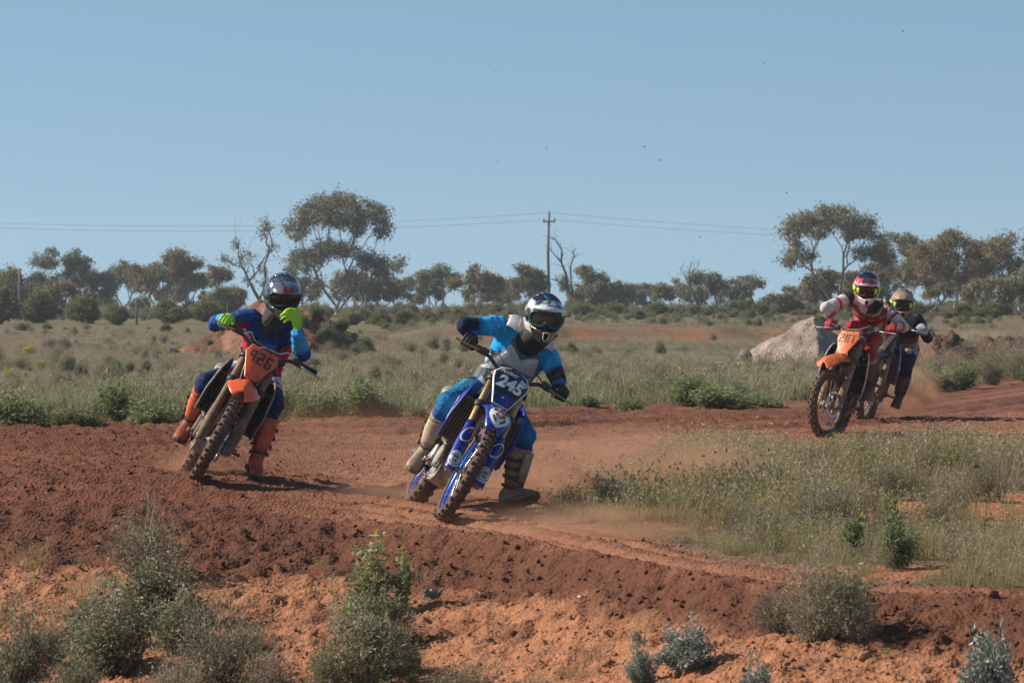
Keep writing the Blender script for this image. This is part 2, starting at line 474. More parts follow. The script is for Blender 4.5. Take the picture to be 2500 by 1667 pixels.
def clods(name, xs, ys, sizes, cols):
    v, f = ico(); n = len(xs)
    V = v[None] * (1 + 0.28 * rng.normal(size=(n, 12, 1)))
    V = V * sizes[:, None, None] * np.array([1.0, 1.0, 0.75])[None, None]
    V = np.einsum('nij,nkj->nki', rand_rot(n), V)
    z = ground(xs, ys) + sizes * 0.25
    V = V + np.stack([xs, ys, z], -1)[:, None]
    Fc = f[None] + (np.arange(n) * 12)[:, None, None]
    me = np_mesh(name, V.reshape(-1, 3), Fc.reshape(-1, 3), True, colors={'soil': np.repeat(cols, 12, 0)})
    return link(name, me, soil_mat('soil'))
def build_clods():
    n = 36000
    x = rng.uniform(-5, 5, n); y = 19.5 + 28 * rng.random(n) ** 1.7
    s = crest(x) - y
    inf = poly_sd(x, y, INF)
    w = 0.25 + 0.75 * sstep(-0.2, 0.5, s) + 0.5 * sstep(-1.0, -3.0, x)
    keep = (rng.random(n) < w) & (inf > 0.1) & (y < far_edge(x) - 0.1)
    x, y, s = x[keep], y[keep], s[keep]
    size = 0.004 + 0.014 * rng.random(len(x)) ** 3 + 0.034 * (rng.random(len(x)) < 0.014) * rng.random(len(x)) ** 1.5 * sstep(-0.3, 0.5, s)
    col = soil_color(x, y) * rng.uniform(0.82, 1.12, (len(x), 1))
    pale = rng.random(len(x)) < 0.03
    col[pale] = np.array([0.50, 0.30, 0.20])
    size[pale] *= 0.5
    o = clods('soil_crumbs', x, y, size, col)
    tag(o, 'loose red soil crumbs and clods scattered over the track and its bank', 'soil', kind='stuff')
build_clods()
# ------------------------------------------------------------------ vegetation generators
def unit(a):
    return a / np.maximum(np.linalg.norm(a, axis=-1, keepdims=True), 1e-9)
def leaf_arrays(C, D, L, W):
    n = len(C)
    D = unit(D); S = unit(np.cross(D, rng.normal(size=(n, 3))))
    L = np.broadcast_to(L, (n,))[:, None]; W = np.broadcast_to(W, (n,))[:, None]
    nrm = np.cross(D, S)
    V = np.stack([C, C + D * L * .42 + S * W * .5 + nrm * W * .12, C + D * L, C + D * L * .42 - S * W * .5 + nrm * W * .12], 1)
    return V.reshape(-1, 3), np.arange(n * 4).reshape(n, 4)
def leaf_mesh(name, C, D, L, W, tint):
    V, Fc = leaf_arrays(C, D, L, W)
    return np_mesh(name, V, Fc, False, attrs={'tint': np.repeat(np.clip(tint, 0, 1), 4)})
def stem_mesh(name, lines, n=4):
    mb = MB()
    for pts, rs in lines: mb.tube(pts, rs, n=n, cap=False)
    return mb.mesh(name)
BARK = solid('grey_bark', (0.24, 0.205, 0.175), 0.9, var=0.35, scale=6, bump=0.4)
BARKL = solid('pale_bark', (0.42, 0.35, 0.30), 0.85, var=0.35, scale=4, bump=0.3)
BARKD = solid('dark_bark', (0.075, 0.062, 0.055), 0.9, var=0.35, scale=4, bump=0.3)
TWIG = solid('dry_twig', (0.26, 0.20, 0.14), 0.85, var=0.3, scale=10)
GREENSTEM = solid('green_stem', (0.20, 0.21, 0.08), 0.7, var=0.3, scale=10)
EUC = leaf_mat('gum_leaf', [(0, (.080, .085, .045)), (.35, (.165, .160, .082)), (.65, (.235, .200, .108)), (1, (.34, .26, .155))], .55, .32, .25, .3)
EUCG = leaf_mat('grey_gum_leaf', [(0, (.085, .098, .066)), (.5, (.195, .205, .130)), (1, (.32, .31, .21))], .55, .32, .2, .3)
EUCB = leaf_mat('brown_gum_leaf', [(0, (.085, .075, .038)), (.4, (.180, .148, .070)), (.75, (.25, .190, .088)), (1, (.35, .26, .135))], .55, .32, .2, .3)
OLIVE = leaf_mat('olive_bush_leaf', [(0, (.060, .066, .026)), (.5, (.175, .175, .064)), (1, (.31, .285, .115))], .65, .35, .12, .2)
BLUEBUSH = leaf_mat('bluebush_leaf', [(0, (.080, .080, .046)), (.5, (.205, .200, .112)), (1, (.42, .40, .26))], .6, .3, .2, .25)
SILVER = leaf_mat('silver_leaf', [(0, (.10, .115, .09)), (.5, (.26, .285, .235)), (1, (.46, .49, .42))], .6, .15, .1)
GREEN = leaf_mat('green_weed_leaf', [(0, (.085, .110, .040)), (.45, (.180, .215, .085)), (.8, (.29, .31, .14)), (1, (.44, .45, .26))], .5, .48, .3, .35)
DRYLEAF = leaf_mat('dry_leaf', [(0, (.085, .070, .042)), (.5, (.215, .180, .108)), (1, (.40, .34, .22))], .6, .3, .25)
GRASSF = leaf_mat('field_grass_blade', [(0, (.13, .140, .070)), (.4, (.225, .230, .120)), (.75, (.34, .325, .19)), (1, (.52, .47, .31))], .7, .4, .45, .1)
GRASSM = leaf_mat('grass_blade', [(0, (.145, .138, .056)), (.35, (.265, .242, .108)), (.7, (.390, .335, .170)), (1, (.52, .44, .25))], .7, .45, .4, .1)
GRASSD = leaf_mat('dry_grass_blade', [(0, (.160, .132, .090)), (.4, (.30, .250, .172)), (.75, (.43, .365, .26)), (1, (.52, .43, .29))], .7, .36, .45, .1)
YELLOW = leaf_mat('yellow_flower', [(0, (.30, .24, .01)), (1, (.75, .58, .02))], .5, .2, .1)

def shrub(h, w, nst, lps, L, W, t0=.25, off=.05, droop=0.0, seed=0, dome=True, wild=.35, stemr=.004, leafup=.3, flat=0.0):
    """-> (stem lines, leaf centres, dirs, lengths, widths, tint)"""
    r = np.random.default_rng(seed)
    lines, Cs, Ds, Ts = [], [], [], []
    nc = 5
    ca = r.uniform(0, 6.283, nc); cr = r.uniform(.05, .30, nc) * w; ch = r.uniform(.55, 1.0, nc); ch[0] = 1.0; cr[0] *= .4
    for k in range(nst):
        a = r.uniform(0, 2 * np.pi); q = np.sqrt(r.random()); j = r.integers(0, nc)
        up = r.uniform(.70, 1.05) if r.random() > .12 else r.uniform(1.05, 1.35)
        top = np.array([np.cos(ca[j]) * cr[j] + np.cos(a) * q * w * .27, np.sin(ca[j]) * cr[j] + np.sin(a) * q * w * .27, h * ch[j] * (np.sqrt(max(0, 1 - (q * .93) ** 2)) if dome else 1) * up])
        top[2] = max(top[2], h * .12)
        b = np.array([np.cos(a), np.sin(a), 0]) * q * w * .10
        m = 6; t = np.linspace(0, 1, m)[:, None]
        P = b + (top - b) * t + np.array([0, 0, 1]) * (t - t * t) * h * (.35 if not flat else flat)
        P = P + r.normal(size=(m, 3)) * wild * .05 * h * t
        lines.append(([tuple(p) for p in P], list(np.linspace(stemr, stemr * .3, m))))
        n = lps
        tt = t0 + (1 - t0) * r.random(n) ** .8
        i = np.clip((tt * (m - 1)).astype(int), 0, m - 2); fr = (tt * (m - 1) - i)[:, None]
        C = P[i] * (1 - fr) + P[i + 1] * fr + r.normal(size=(n, 3)) * off * np.array([1, 1, .8])
        C[:, 2] = np.maximum(C[:, 2], 0.01)
        D = unit(P[i + 1] - P[i]) * leafup + r.normal(size=(n, 3)) * .6 + np.array([0, 0, -droop])
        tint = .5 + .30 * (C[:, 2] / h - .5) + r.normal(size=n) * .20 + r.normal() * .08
        Cs.append(C); Ds.append(D); Ts.append(tint)
    C = np.concatenate(Cs); D = np.concatenate(Ds); T = np.concatenate(Ts)
    n = len(C)
    return lines, C, D, L * r.uniform(.6, 1.3, n), W * r.uniform(.6, 1.3, n), T
PLANT_CACHE = {}
def plant_variant(key):
    if key in PLANT_CACHE: return PLANT_CACHE[key]
    kind, v = key; sd = v * 17 + hash(kind) % 1 + len(kind) * 101
    fl = None; M2 = TWIG
    if kind == 'bluebush':      # dense grey-green saltbush
        a = shrub(1, 1.15, 90, 60, .055, .022, .2, .05, seed=sd); Ml = BLUEBUSH
    elif kind == 'silverbush':
        a = shrub(1, 1.2, 80, 60, .075, .030, .15, .035, seed=sd, leafup=.9); Ml = SILVER
    elif kind == 'twiggy':      # dry, mostly bare twigs
        a = shrub(1, 1.25, 130, 20, .045, .012, .25, .07, seed=sd, wild=.9, stemr=.006); Ml = DRYLEAF
    elif kind == 'feathery':    # feathery upright grey-green
        a = shrub(1, .85, 110, 45, .05, .012, .1, .022, seed=sd, leafup=1.0, wild=.5); Ml = BLUEBUSH
    elif kind == 'drybush':
        a = shrub(1, 1.5, 150, 30, .06, .012, .1, .05, seed=sd, leafup=.6, wild=.7, stemr=.004); Ml = DRYLEAF
    elif kind == 'leafy':       # broad-leaved green weed
        a = shrub(1, 1.0, 34, 46, .10, .034, .1, .075, seed=sd, wild=.6, droop=.15, stemr=.006); Ml = GREEN; M2 = GREENSTEM
    elif kind == 'tallweed':    # few tall stems with leaves and yellow flowers
        a = shrub(1, .55, 10, 46, .085, .034, .12, .035, seed=sd, dome=False, wild=.7, droop=.2, stemr=.007); Ml = GREEN; M2 = GREENSTEM; fl = True
    elif kind == 'olive':       # round far bush
        a = shrub(1, 1.5, 230, 40, .085, .045, .20, .05, seed=sd, leafup=.5); Ml = OLIVE
    elif kind == 'yellowbush':
        a = shrub(1, 1.3, 60, 40, .07, .03, .2, .05, seed=sd); Ml = YELLOW
    elif kind == 'greyshrub':
        a = shrub(1, 1.3, 90, 42, .065, .022, .15, .06, seed=sd, wild=.6); Ml = EUCG
    lines, C, D, L, W, T = a
    sm = stem_mesh('stem', lines, 3); sm.materials.append(M2)
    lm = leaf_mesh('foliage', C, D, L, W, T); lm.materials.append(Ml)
    fm = None
    if fl:
        tops = np.array([l[0][-1] for l in lines]); r = np.random.default_rng(sd + 5)
        n = 50
        fc = tops[r.integers(0, len(tops), n)] + r.normal(size=(n, 3)) * .02
        fm = leaf_mesh('flower', fc, r.normal(size=(n, 3)) + np.array([0, 0, 1]), .026, .022, r.random(n)); fm.materials.append(YELLOW)
    PLANT_CACHE[key] = (sm, lm, fm)
    return PLANT_CACHE[key]
def plant(name, kind, v, x, y, h, w, label, cat='shrub', group=None, rz=None, sink=.02):
    o = empty(name, (x, y, gz(x, y) - sink), label, cat, group)
    sm, lm, fm = plant_variant((kind, v))
    base_w = {'bluebush': 1.15, 'silverbush': 1.2, 'twiggy': 1.25, 'feathery': .85, 'drybush': 1.5, 'leafy': 1.0, 'tallweed': .55, 'olive': 1.5, 'yellowbush': 1.3, 'greyshrub': 1.3}[kind]
    o.scale = (w / base_w, w / base_w, h)
    o.rotation_euler[2] = random.uniform(0, 6.28) if rz is None else rz
    link('stem', sm, None, o); link('foliage', lm, None, o)
    if fm: link('flower', fm, None, o)['kind'] = 'stuff'
    return o
def on_ground(px, py, z=None):
    """ground point seen at a photograph pixel"""
    d = 19.0
    for k in range(2500):
        p = pix(px, py, d)
        g = gz(p.x, d)
        if p.z <= g: break
        d *= 1.002
    return p.x, d
def plant_px(name, kind, v, px, py_base, h_px, w_px, label, cat='shrub', group=None, rz=None, d=None):
    if d is None: x, y = on_ground(px, py_base)
    else: y = d; x = d * (px - 1250) / F
    return plant(name, kind, v, x, y, h_px * y / F, w_px * y / F, label, cat, group, rz)

# ------------------------------------------------------------------ grass (uncountable)
def tuft(name, n, h, rad, w, lean, mat, seed, heads=0.0, curl=.35):
    r = np.random.default_rng(seed)
    a = r.uniform(0, 6.283, n); q = np.sqrt(r.random(n)) * rad
    B = np.stack([np.cos(a) * q, np.sin(a) * q, np.zeros(n)], -1)
    az = a + r.normal(size=n) * .9
    out = np.stack([np.cos(az), np.sin(az), np.zeros(n)], -1)
    H = h * r.uniform(.45, 1.1, n)[:, None]; ln = (lean * r.uniform(.2, 1.2, n))[:, None]
    P0 = B; P1 = B + out * H * ln * .35 + np.array([0, 0, .55]) * H; P2 = B + out * H * (ln * (1 + curl)) + np.array([0, 0, 1]) * H * (1 - curl * ln * .5)
    S = unit(np.cross(out, np.array([0, 0, 1.0])) + r.normal(size=(n, 3)) * .4)
    wv = w * r.uniform(.6, 1.3, n)[:, None]
    V = np.stack([P0 - S * wv / 2, P0 + S * wv / 2, P1 + S * wv * .42, P1 - S * wv * .42, P2 + S * wv * .10, P2 - S * wv * .10], 1)
    f = np.array([(0, 1, 2, 3), (3, 2, 4, 5)])
    Fc = (f[None] + (np.arange(n) * 6)[:, None, None]).reshape(-1, 4)
    V = V.reshape(-1, 3); T = np.repeat(.5 + r.normal(size=n) * .22, 6)
    m = int(n * heads)
    if m:
        C = P2[:m] + r.normal(size=(m, 3)) * .01
        v2, f2 = leaf_arrays(np.repeat(C, 3, 0), r.normal(size=(m * 3, 3)) + np.array([0, 0, 1.0]), .035 * h / .4, .012 * h / .4)
        Fc = np.concatenate([Fc, f2 + len(V)]); V = np.concatenate([V, v2]); T = np.concatenate([T, np.repeat(r.uniform(.5, .85, m * 3), 4)])
    me = np_mesh(name, V, Fc, False, attrs={'tint': np.clip(T, 0, 1)}); me.materials.append(mat)
    return me
def scatter(name, meshes, P, scl, idx, label, cat, rz=None, zs=None):
    src = bpy.data.collections.new(name + '_source')
    for k, me in enumerate(meshes):
        src.objects.link(bpy.data.objects.new('%s_src_%02d' % (name, k), me))
    me = bpy.data.meshes.new(name)
    n = len(P)
    me.vertices.add(n); me.vertices.foreach_set('co', np.asarray(P, np.float32).ravel())
    a = me.attributes.new('scl', 'FLOAT_VECTOR', 'POINT')
    sv = np.stack([scl, scl, scl * (1 if zs is None else zs)], -1); a.data.foreach_set('vector', sv.astype(np.float32).ravel())
    a = me.attributes.new('rot', 'FLOAT_VECTOR', 'POINT')
    rv = np.zeros((n, 3)); rv[:, 2] = rng.uniform(0, 6.283, n) if rz is None else rz; a.data.foreach_set('vector', rv.astype(np.float32).ravel())
    a = me.attributes.new('pick', 'INT', 'POINT'); a.data.foreach_set('value', np.asarray(idx, np.int32))
    o = link(name, me)
    tag(o, label, cat, kind='stuff')
    ng = bpy.data.node_groups.new(name + '_nodes', 'GeometryNodeTree')
    ng.interface.new_socket('Geometry', in_out='INPUT', socket_type='NodeSocketGeometry')
    ng.interface.new_socket('Geometry', in_out='OUTPUT', socket_type='NodeSocketGeometry')
    gi = ng.nodes.new('NodeGroupInput'); go = ng.nodes.new('NodeGroupOutput')
    ip = ng.nodes.new('GeometryNodeInstanceOnPoints')
    ci = ng.nodes.new('GeometryNodeCollectionInfo'); ci.inputs['Collection'].default_value = src
    ci.inputs['Separate Children'].default_value = True; ci.inputs['Reset Children'].default_value = True
    def attr(nm, t):
        na = ng.nodes.new('GeometryNodeInputNamedAttribute'); na.data_type = t; na.inputs['Name'].default_value = nm
        return na.outputs['Attribute']
    ng.links.new(gi.outputs[0], ip.inputs['Points']); ng.links.new(ci.outputs[0], ip.inputs['Instance'])
    ip.inputs['Pick Instance'].default_value = True
    ng.links.new(attr('pick', 'INT'), ip.inputs['Instance Index'])
    ng.links.new(attr('rot', 'FLOAT_VECTOR'), ip.inputs['Rotation'])
    ng.links.new(attr('scl', 'FLOAT_VECTOR'), ip.inputs['Scale'])
    ng.links.new(ip.outputs['Instances'], go.inputs[0])
    md = o.modifiers.new('scatter', 'NODES'); md.node_group = ng
    return o

# ------------------------------------------------------------------ heaps of earth
def heap(name, x0, y0, prof, depth, col, label, rough=.06, seed=3, gull=0.0, base=None):
    """prof: [(dx, height)...] ridge profile seen from the track"""
    px_, ph = zip(*prof)
    xs = np.linspace(px_[0], px_[-1], 130); ys = np.linspace(-depth, depth, 70)
    X, Y = np.meshgrid(xs, ys)
    Hh = np.interp(X, px_, ph)
    hm = max(ph)
    D = np.abs(Y) / (depth * (0.25 + 0.75 * Hh / hm))
    Z = Hh * np.clip(1 - D ** 1.15, -0.3, 1)
    nz = fbm(X * 2.2 + seed, Y * 2.2, seed, 4) - .47
    Z = Z + rough * 4.5 * nz * np.clip(Hh * 2.5, .15, 1) + rough * 1.6 * (fbm(X * 7, Y * 7, seed + 7, 4) - .45)
    if gull:
        Z = Z - gull * np.maximum(0, vnoise(X * 2.4 + Y * .5 + seed, Y * .2, seed + 3) - .68) * np.clip(Hh * 2, 0, 1)
    Z = np.maximum(Z, -.25)
    idx = np.arange(X.size).reshape(X.shape)
    Fc = np.stack([idx[:-1, :-1], idx[:-1, 1:], idx[1:, 1:], idx[1:, :-1]], -1).reshape(-1, 4)
    c = np.array(col)[None] * (0.62 + .85 * fbm(X * 3, Y * 3, seed + 9, 4).reshape(-1, 1)) * (1 - .35 * sstep(.60, .78, vnoise(X * 2.4 + Y * .5 + seed, Y * .2, seed + 3)).reshape(-1, 1))
    me = np_mesh(name, np.stack([X, Y, Z], -1).reshape(-1, 3), Fc, True, colors={'soil': c})
    o = link(name, me, soil_mat('heap_soil', scale=.55, bump=.8))
    o.location = (x0, y0, gz(x0, y0) if base is None else base)
    tag(o, label, 'mound')
    return o
dM = 104.0
heap('dirt_mound', dM * (680 - 1250) / F, dM, [(-2.75, -.1), (-2.5, 0.05), (-2.0, .26), (-1.3, .70), (-.6, 1.16), (-.1, 1.28), (.4, 1.18), (.85, 1.05), (1.5, .62), (2.0, .33), (2.6, -.1)], 2.3, (.235, .118, .074), 'bare brown dirt mound overgrown with green weeds on one side', .085, 3)
dS = 86.0
heap('sand_pile', dS * (1975 - 1250) / F, dS, [(-2.0, -.1), (-1.75, .03), (-1.3, .17), (-.8, .50), (-.35, .80), (-.1, .94), (.08, .98), (.3, .80), (.5, .62), (1.1, .16), (1.5, .02), (1.7, -.1)], 1.8, (.31, .245, .205), 'pale grey sand pile with eroded gullies beyond the track', .055, 8, .45)
heap('dirt_mound', 78.0 * (2290 - 1250) / F, 78.0, [(-1.1, -.1), (-.8, .15), (-.45, .45), (-.25, .68), (-.05, .62), (.25, .60), (.5, .36), (1.0, .1), (1.2, -.1)], 1.2, (.165, .095, .066), 'small brown earth heap behind the rider in navy', .10, 12)
heap('dirt_mound', 74.0 * (2460 - 1250) / F, 74.0, [(-1.5, -.1), (-1.2, .15), (-.8, .34), (-.3, .50), (0, .62), (.4, .54), (.8, .64), (1.3, .52), (1.9, .55), (2.8, .25), (3.2, -.1)], 1.3, (.115, .068, .050), 'long dark rubble heap with dry bushes in front of it', .09, 15)
rk = MB(); rk.ell((0, 0, .1), (.14, .12, .17), 9, 6)
for i, v in enumerate(rk.v): rk.v[i] = tuple(Vector(v) * random.uniform(.85, 1.15))
o = rk.build('rock', solid('rock_grey', (.16, .13, .11), .9, var=.3, scale=9, bump=.5)); x, y = 84.0 * (1820 - 1250) / F, 84.0
o.location = (x, y, gz(x, y) + .04); tag(o, 'small dark rock at the foot of the pale sand pile', 'rock')

# ------------------------------------------------------------------ trees
def tree(name, label, px, base_py, top_py, hw_px, d, style='gum', seed=0, mat=None, bark=None, lean=0.0, trunks=1, dens=1.0, lobes=None, group=None, fork=.3):
    r = np.random.default_rng(seed + 1000)
    x0 = d * (px - 1250) / F; zb = gz(x0, d) - .1
    H = (CAMZ - d * (top_py - HORIZON) / F) - zb; Wd = hw_px * d / F
    mat = mat or EUC; bark = bark or BARK; given = lobes is not None and style != 'sparse'
    if lobes is None:
        lobes = []
        nl = {'gum': 22, 'round': 22, 'sparse': 11, 'umbrella': 13, 'bushy': 24}[style]
        lo, hi = {'gum': (.34, .93), 'round': (.22, .92), 'sparse': (.45, .95), 'umbrella': (.66, .94), 'bushy': (.10, .90)}[style]
        for k in range(nl):
            cx = r.uniform(-.88, .88); top = hi - (.30 if style != 'bushy' else .40) * cx * cx * r.uniform(.6, 1.2)
            cz = lo + (top - lo) * r.random() ** (.55 if style != 'bushy' else .8)
            lobes.append((cx, cz, r.uniform(.12, .25), r.uniform(.05, .11)))
    clumps = []
    for (cx, cz, rx, rz) in lobes:
        n = int(np.clip((rx * Wd) * (rz * H) * 40 * dens, 4 if not given else 9, 12 if not given else 26)); n = n if style != 'sparse' else max(3, n // 2)
        for k in range(n):
            v = unit(r.normal(size=3)) * r.uniform(.55, 1)
            yy = r.uniform(-.75, .75) * np.sqrt(max(.05, 1 - min(.95, cx * cx)))
            clumps.append(np.array([(cx + v[0] * rx) * Wd + lean * H * cz * .0, yy * Wd * .8 + v[1] * rx * Wd * .6, (cz + v[2] * rz) * H]))
    # trunks
    nodes, par, cum = [], [], []
    def addnode(p, q):
        nodes.append(np.array(p, float)); par.append(q); cum.append(0 if q < 0 else cum[q] + np.linalg.norm(nodes[-1] - nodes[q])); return len(nodes) - 1
    for k in range(trunks):
        ang = r.uniform(0, 6.28); sp = 0 if trunks == 1 else .10 * Wd
        b = np.array([np.cos(ang) * sp, np.sin(ang) * sp, 0]); q = addnode(b, -1)
        ht = H * fork * r.uniform(.8, 1.25); dx = lean * H * fork + (0 if trunks == 1 else (k / (trunks - 1) - .5) * Wd * .9)
        for j in range(1, 4):
            t = j / 3
            q = addnode(b + np.array([dx * t ** 1.3, 0, ht * t]) + r.normal(size=3) * .03 * H * fork * np.array([1, 1, 0]), q)
    clumps.sort(key=lambda c: np.hypot(c[0], c[1]) * .6 + abs(c[2] - H * fork))
    chains = [[] for _ in range(0)]
    for c in clumps:
        A = np.array(nodes); dv = c - A; dist = np.linalg.norm(dv, axis=1)
        cost = dist + .62 * np.array(cum) + np.where(A[:, 2] > c[2] - .1 * dist, 3.0 + dist, 0) + np.where(A[:, 2] < H * fork * .8, .8 * H * .2, 0)
        q = int(np.argmin(cost)); P = A[q]; ln = dist[q]
        m = 2 if ln < .12 * H else 3
        chain = [q]
        for j in range(1, m + 1):
            t = j / m
            pt = P + (c - P) * t + np.array([0, 0, 1]) * (t - t * t) * ln * r.uniform(-.1, .35) + r.normal(size=3) * ln * .06 * (t < 1)
            chain.append(addnode(pt, chain[-1]))
        chains.append(chain)
    cnt = np.ones(len(nodes))
    for i in range(len(nodes) - 1, -1, -1):
        if par[i] >= 0: cnt[par[i]] += cnt[i]
    tot = max(cnt)
    rad = np.maximum(.010 * H ** .5 * 1.0 * (cnt / tot) ** .5 * 6.2 * (.55 if trunks > 1 else .8), .012)
    mb = MB()
    tr = [i for i in range(len(nodes)) if par[i] == -1]
    for t0 in tr:
        ch = [t0, t0 + 1, t0 + 2, t0 + 3]
        rr = [rad[i] * (1.25 if i == t0 else 1) for i in ch]
        mb.tube([nodes[i] for i in ch], rr, n=7, cap=False)
    for ch in chains:
        rr = [min(rad[ch[0]], rad[ch[1]] * 1.2)] + [rad[i] for i in ch[1:]]
        mb.tube([nodes[i] for i in ch], rr, n=5, cap=False)
    # bare twigs poking out
    if style == 'sparse':
        for c in clumps[::2]:
            mb.tube([c, c + r.normal(size=3) * .06 * H + np.array([0, 0, .05 * H]), c + r.normal(size=3) * .10 * H + np.array([0, 0, .09 * H])], [.018, .012, .006], n=3, cap=False)
    root = empty(name, (x0, d, zb), label, 'tree', group)
    tm = mb.mesh('trunk'); link('trunk', tm, bark, root)
    C, D, L, W, T = [], [], [], [], []
    lsc = d / 300.0
    for c in clumps:
        n = int(54 * (.6 if style == 'sparse' else 1)); rc = r.uniform(.22, .50) * (H / 8) ** .5
        v = r.normal(size=(n, 3)) * np.array([rc, rc, rc * .8]) * .62
        C.append(c + v); D.append(r.normal(size=(n, 3)) * np.array([.7, .7, .5]) + np.array([0, 0, -.55]))
        L.append(r.uniform(.14, .30, n) * lsc ** .5); W.append(r.uniform(.05, .11, n) * lsc ** .5)
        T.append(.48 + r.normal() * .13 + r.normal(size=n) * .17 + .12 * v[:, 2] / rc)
    lm = leaf_mesh('crown', np.concatenate(C), np.concatenate(D), np.concatenate(L), np.concatenate(W), np.concatenate(T))
    link('crown', lm, mat, root)
    return root
big = [(-.75, .70, .22, .09), (-.55, .82, .25, .09), (-.2, .90, .28, .08), (.15, .91, .25, .08), (.5, .84, .28, .10), (.85, .75, .16, .13), (-.05, .78, .30, .07), (.35, .72, .22, .07),
       (-.55, .48, .28, .07), (-.2, .55, .25, .07), (.2, .54, .25, .06), (.55, .46, .22, .07), (.85, .38, .15, .11), (-.85, .42, .14, .06), (.75, .22, .16, .08), (.3, .28, .16, .10), (-.4, .25, .12, .08)]
right_big = [(-.55, .55, .15, .05), (.5, .58, .2, .06), (.85, .5, .14, .08), (-.9, .5, .1, .04), (-.85, .78, .16, .10), (-.6, .86, .25, .09), (-.25, .92, .28, .08), (.1, .90, .28, .10), (.45, .82, .28, .12), (.72, .66, .22, .10), (-.82, .62, .14, .06), (-.35, .80, .25, .07), (.2, .76, .25, .06)]
TREES = [
    ('brown gum at the end of the treeline beside a dead pole', 5, 762, 640, 62, 270, 'round', EUCB, None, 0, 1, 1),
    ('grey green gum with an open rounded crown above the olive bushes', 148, 760, 594, 72, 300, 'gum', EUCG, BARKL, .1, 3, 1),
    ('low dark brown tree in front of the open grey green gum', 145, 765, 678, 50, 262, 'bushy', EUCB, None, 0, 2, .9),
    ('narrow grey green sapling next to the low brown tree', 245, 765, 652, 42, 300, 'round', EUCG, None, 0, 2, .7),
    ('slim pale gum tree rising between two dark crowns', 300, 765, 634, 48, 320, 'gum', EUCG, BARKL, 0, 2, .7),
    ('broad brown gum with a flat uneven top', 405, 768, 600, 92, 280, 'gum', EUCB, BARKL, .1, 3, 1.1),
    ('small umbrella shaped gum behind the round green tree', 528, 762, 646, 44, 290, 'umbrella', EUCB, None, 0, 1, 1),
    ('round light green bushy tree beside the dirt mound', 540, 775, 692, 40, 255, 'bushy', OLIVE, None, 0, 2, 1),
    ('small round tree half hidden behind the tallest gum', 738, 760, 648, 38, 330, 'round', EUC, None, 0, 1, .9),
    ('thin gum with a bare crooked top right next to the tallest gum', 965, 765, 625, 52, 300, 'sparse', EUC, BARK, .2, 2, 1),
    ('low olive tree under the thin crooked gum', 925, 768, 672, 48, 280, 'gum', EUC, None, .2, 2, .9),
    ('open multi stemmed gum with pale thin trunks', 1065, 770, 640, 58, 290, 'gum', EUCG, BARKL, .1, 4, .8),
    ('rust tinged gum with a lumpy crown', 1165, 772, 642, 62, 270, 'round', EUCB, BARKL, 0, 3, 1),
    ('low brown thicket tree beside the rust tinged gum', 1222, 772, 700, 42, 290, 'bushy', EUCB, None, 0, 3, .8),
    ('rounded green gum standing left of the power pole', 1288, 772, 642, 46, 280, 'gum', EUC, BARKL, 0, 2, 1),
    ('green gum with a wide crown behind the dead branches', 1425, 772, 648, 58, 300, 'gum', EUC, BARK, 0, 3, .9),
    ('dense dark green tree next to the dead branches', 1462, 775, 680, 32, 262, 'bushy', EUC, None, 0, 1, 1.2),
    ('thin grey gum beside the dense dark tree', 1512, 772, 682, 36, 300, 'gum', EUCG, BARKL, 0, 3, .7),
    ('short pale gum in the low part of the treeline', 1568, 772, 690, 42, 310, 'round', EUCG, None, 0, 3, .7),
    ('ragged dark gum in the low part of the treeline', 1640, 775, 688, 52, 290, 'gum', EUC, BARKD, 0, 3, .8),
    ('spreading grey tree with several leaning dark trunks', 1742, 778, 662, 92, 250, 'round', EUCG, BARKD, 0, 5, 1),
    ('grey crown with thin branches beside the spreading tree', 1830, 778, 672, 42, 255, 'sparse', EUCG, BARKD, -.2, 2, 1.2),
    ('round dark tree behind the pale sand pile', 1908, 782, 700, 50, 245, 'bushy', EUC, None, 0, 2, 1.1),
    ('golden brown tree under the wide umbrella gum', 2008, 785, 650, 46, 245, 'round', EUCB, None, 0, 2, 1),
    ('dark green gum behind the rider in navy', 2195, 785, 556, 72, 255, 'round', EUC, BARK, 0, 2, 1.3),
    ('bronze leaved tree low behind the two rear riders', 2130, 785, 636, 72, 240, 'bushy', EUCB, None, 0, 3, 1),
    ('large bronze gum with a pale forked trunk', 2335, 795, 562, 108, 225, 'gum', EUCB, BARKL, 0, 1, 1.4),
    ('dark drooping gum between the bronze gum and its neighbour', 2415, 800, 668, 62, 218, 'bushy', EUC, BARK, 0, 2, 1.2),
    ('tall gum with a sloping brown canopy at the treeline end', 2495, 800, 552, 92, 222, 'umbrella', EUCB, BARK, 0, 2, 1.2),
    ('full bronze gum filling the gap beside the pale forked trunk', 2270, 795, 590, 80, 232, 'round', EUCB, BARK, 0, 2, 1.3),
    ('tall olive gum crowded against the sloping brown canopy', 2425, 798, 575, 85, 238, 'round', EUC, BARKL, 0, 2, 1.3),
    ('grey understorey tree below the sloping brown canopy', 2500, 800, 650, 60, 228, 'round', EUCG, BARKL, 0, 2, 1),
]
for k, (lab, px, bp, tp, hw, d, st, mt, bk, ln, tr_, de) in enumerate(TREES):
    tree('gum_tree', lab, px, bp, tp, hw, d, st, k * 7 + 3, mt, bk, ln, tr_, de, group='trees of the far treeline', fork=.22 if st in ('bushy', 'round') else .32)
tree('gum_tree', 'tallest gum with a two tiered crown and pale trunks', 822, 768, 462, 128, 262, 'gum', 501, EUC, BARKL, 0, 3, 1.25, lobes=big, group='trees of the far treeline', fork=.26)
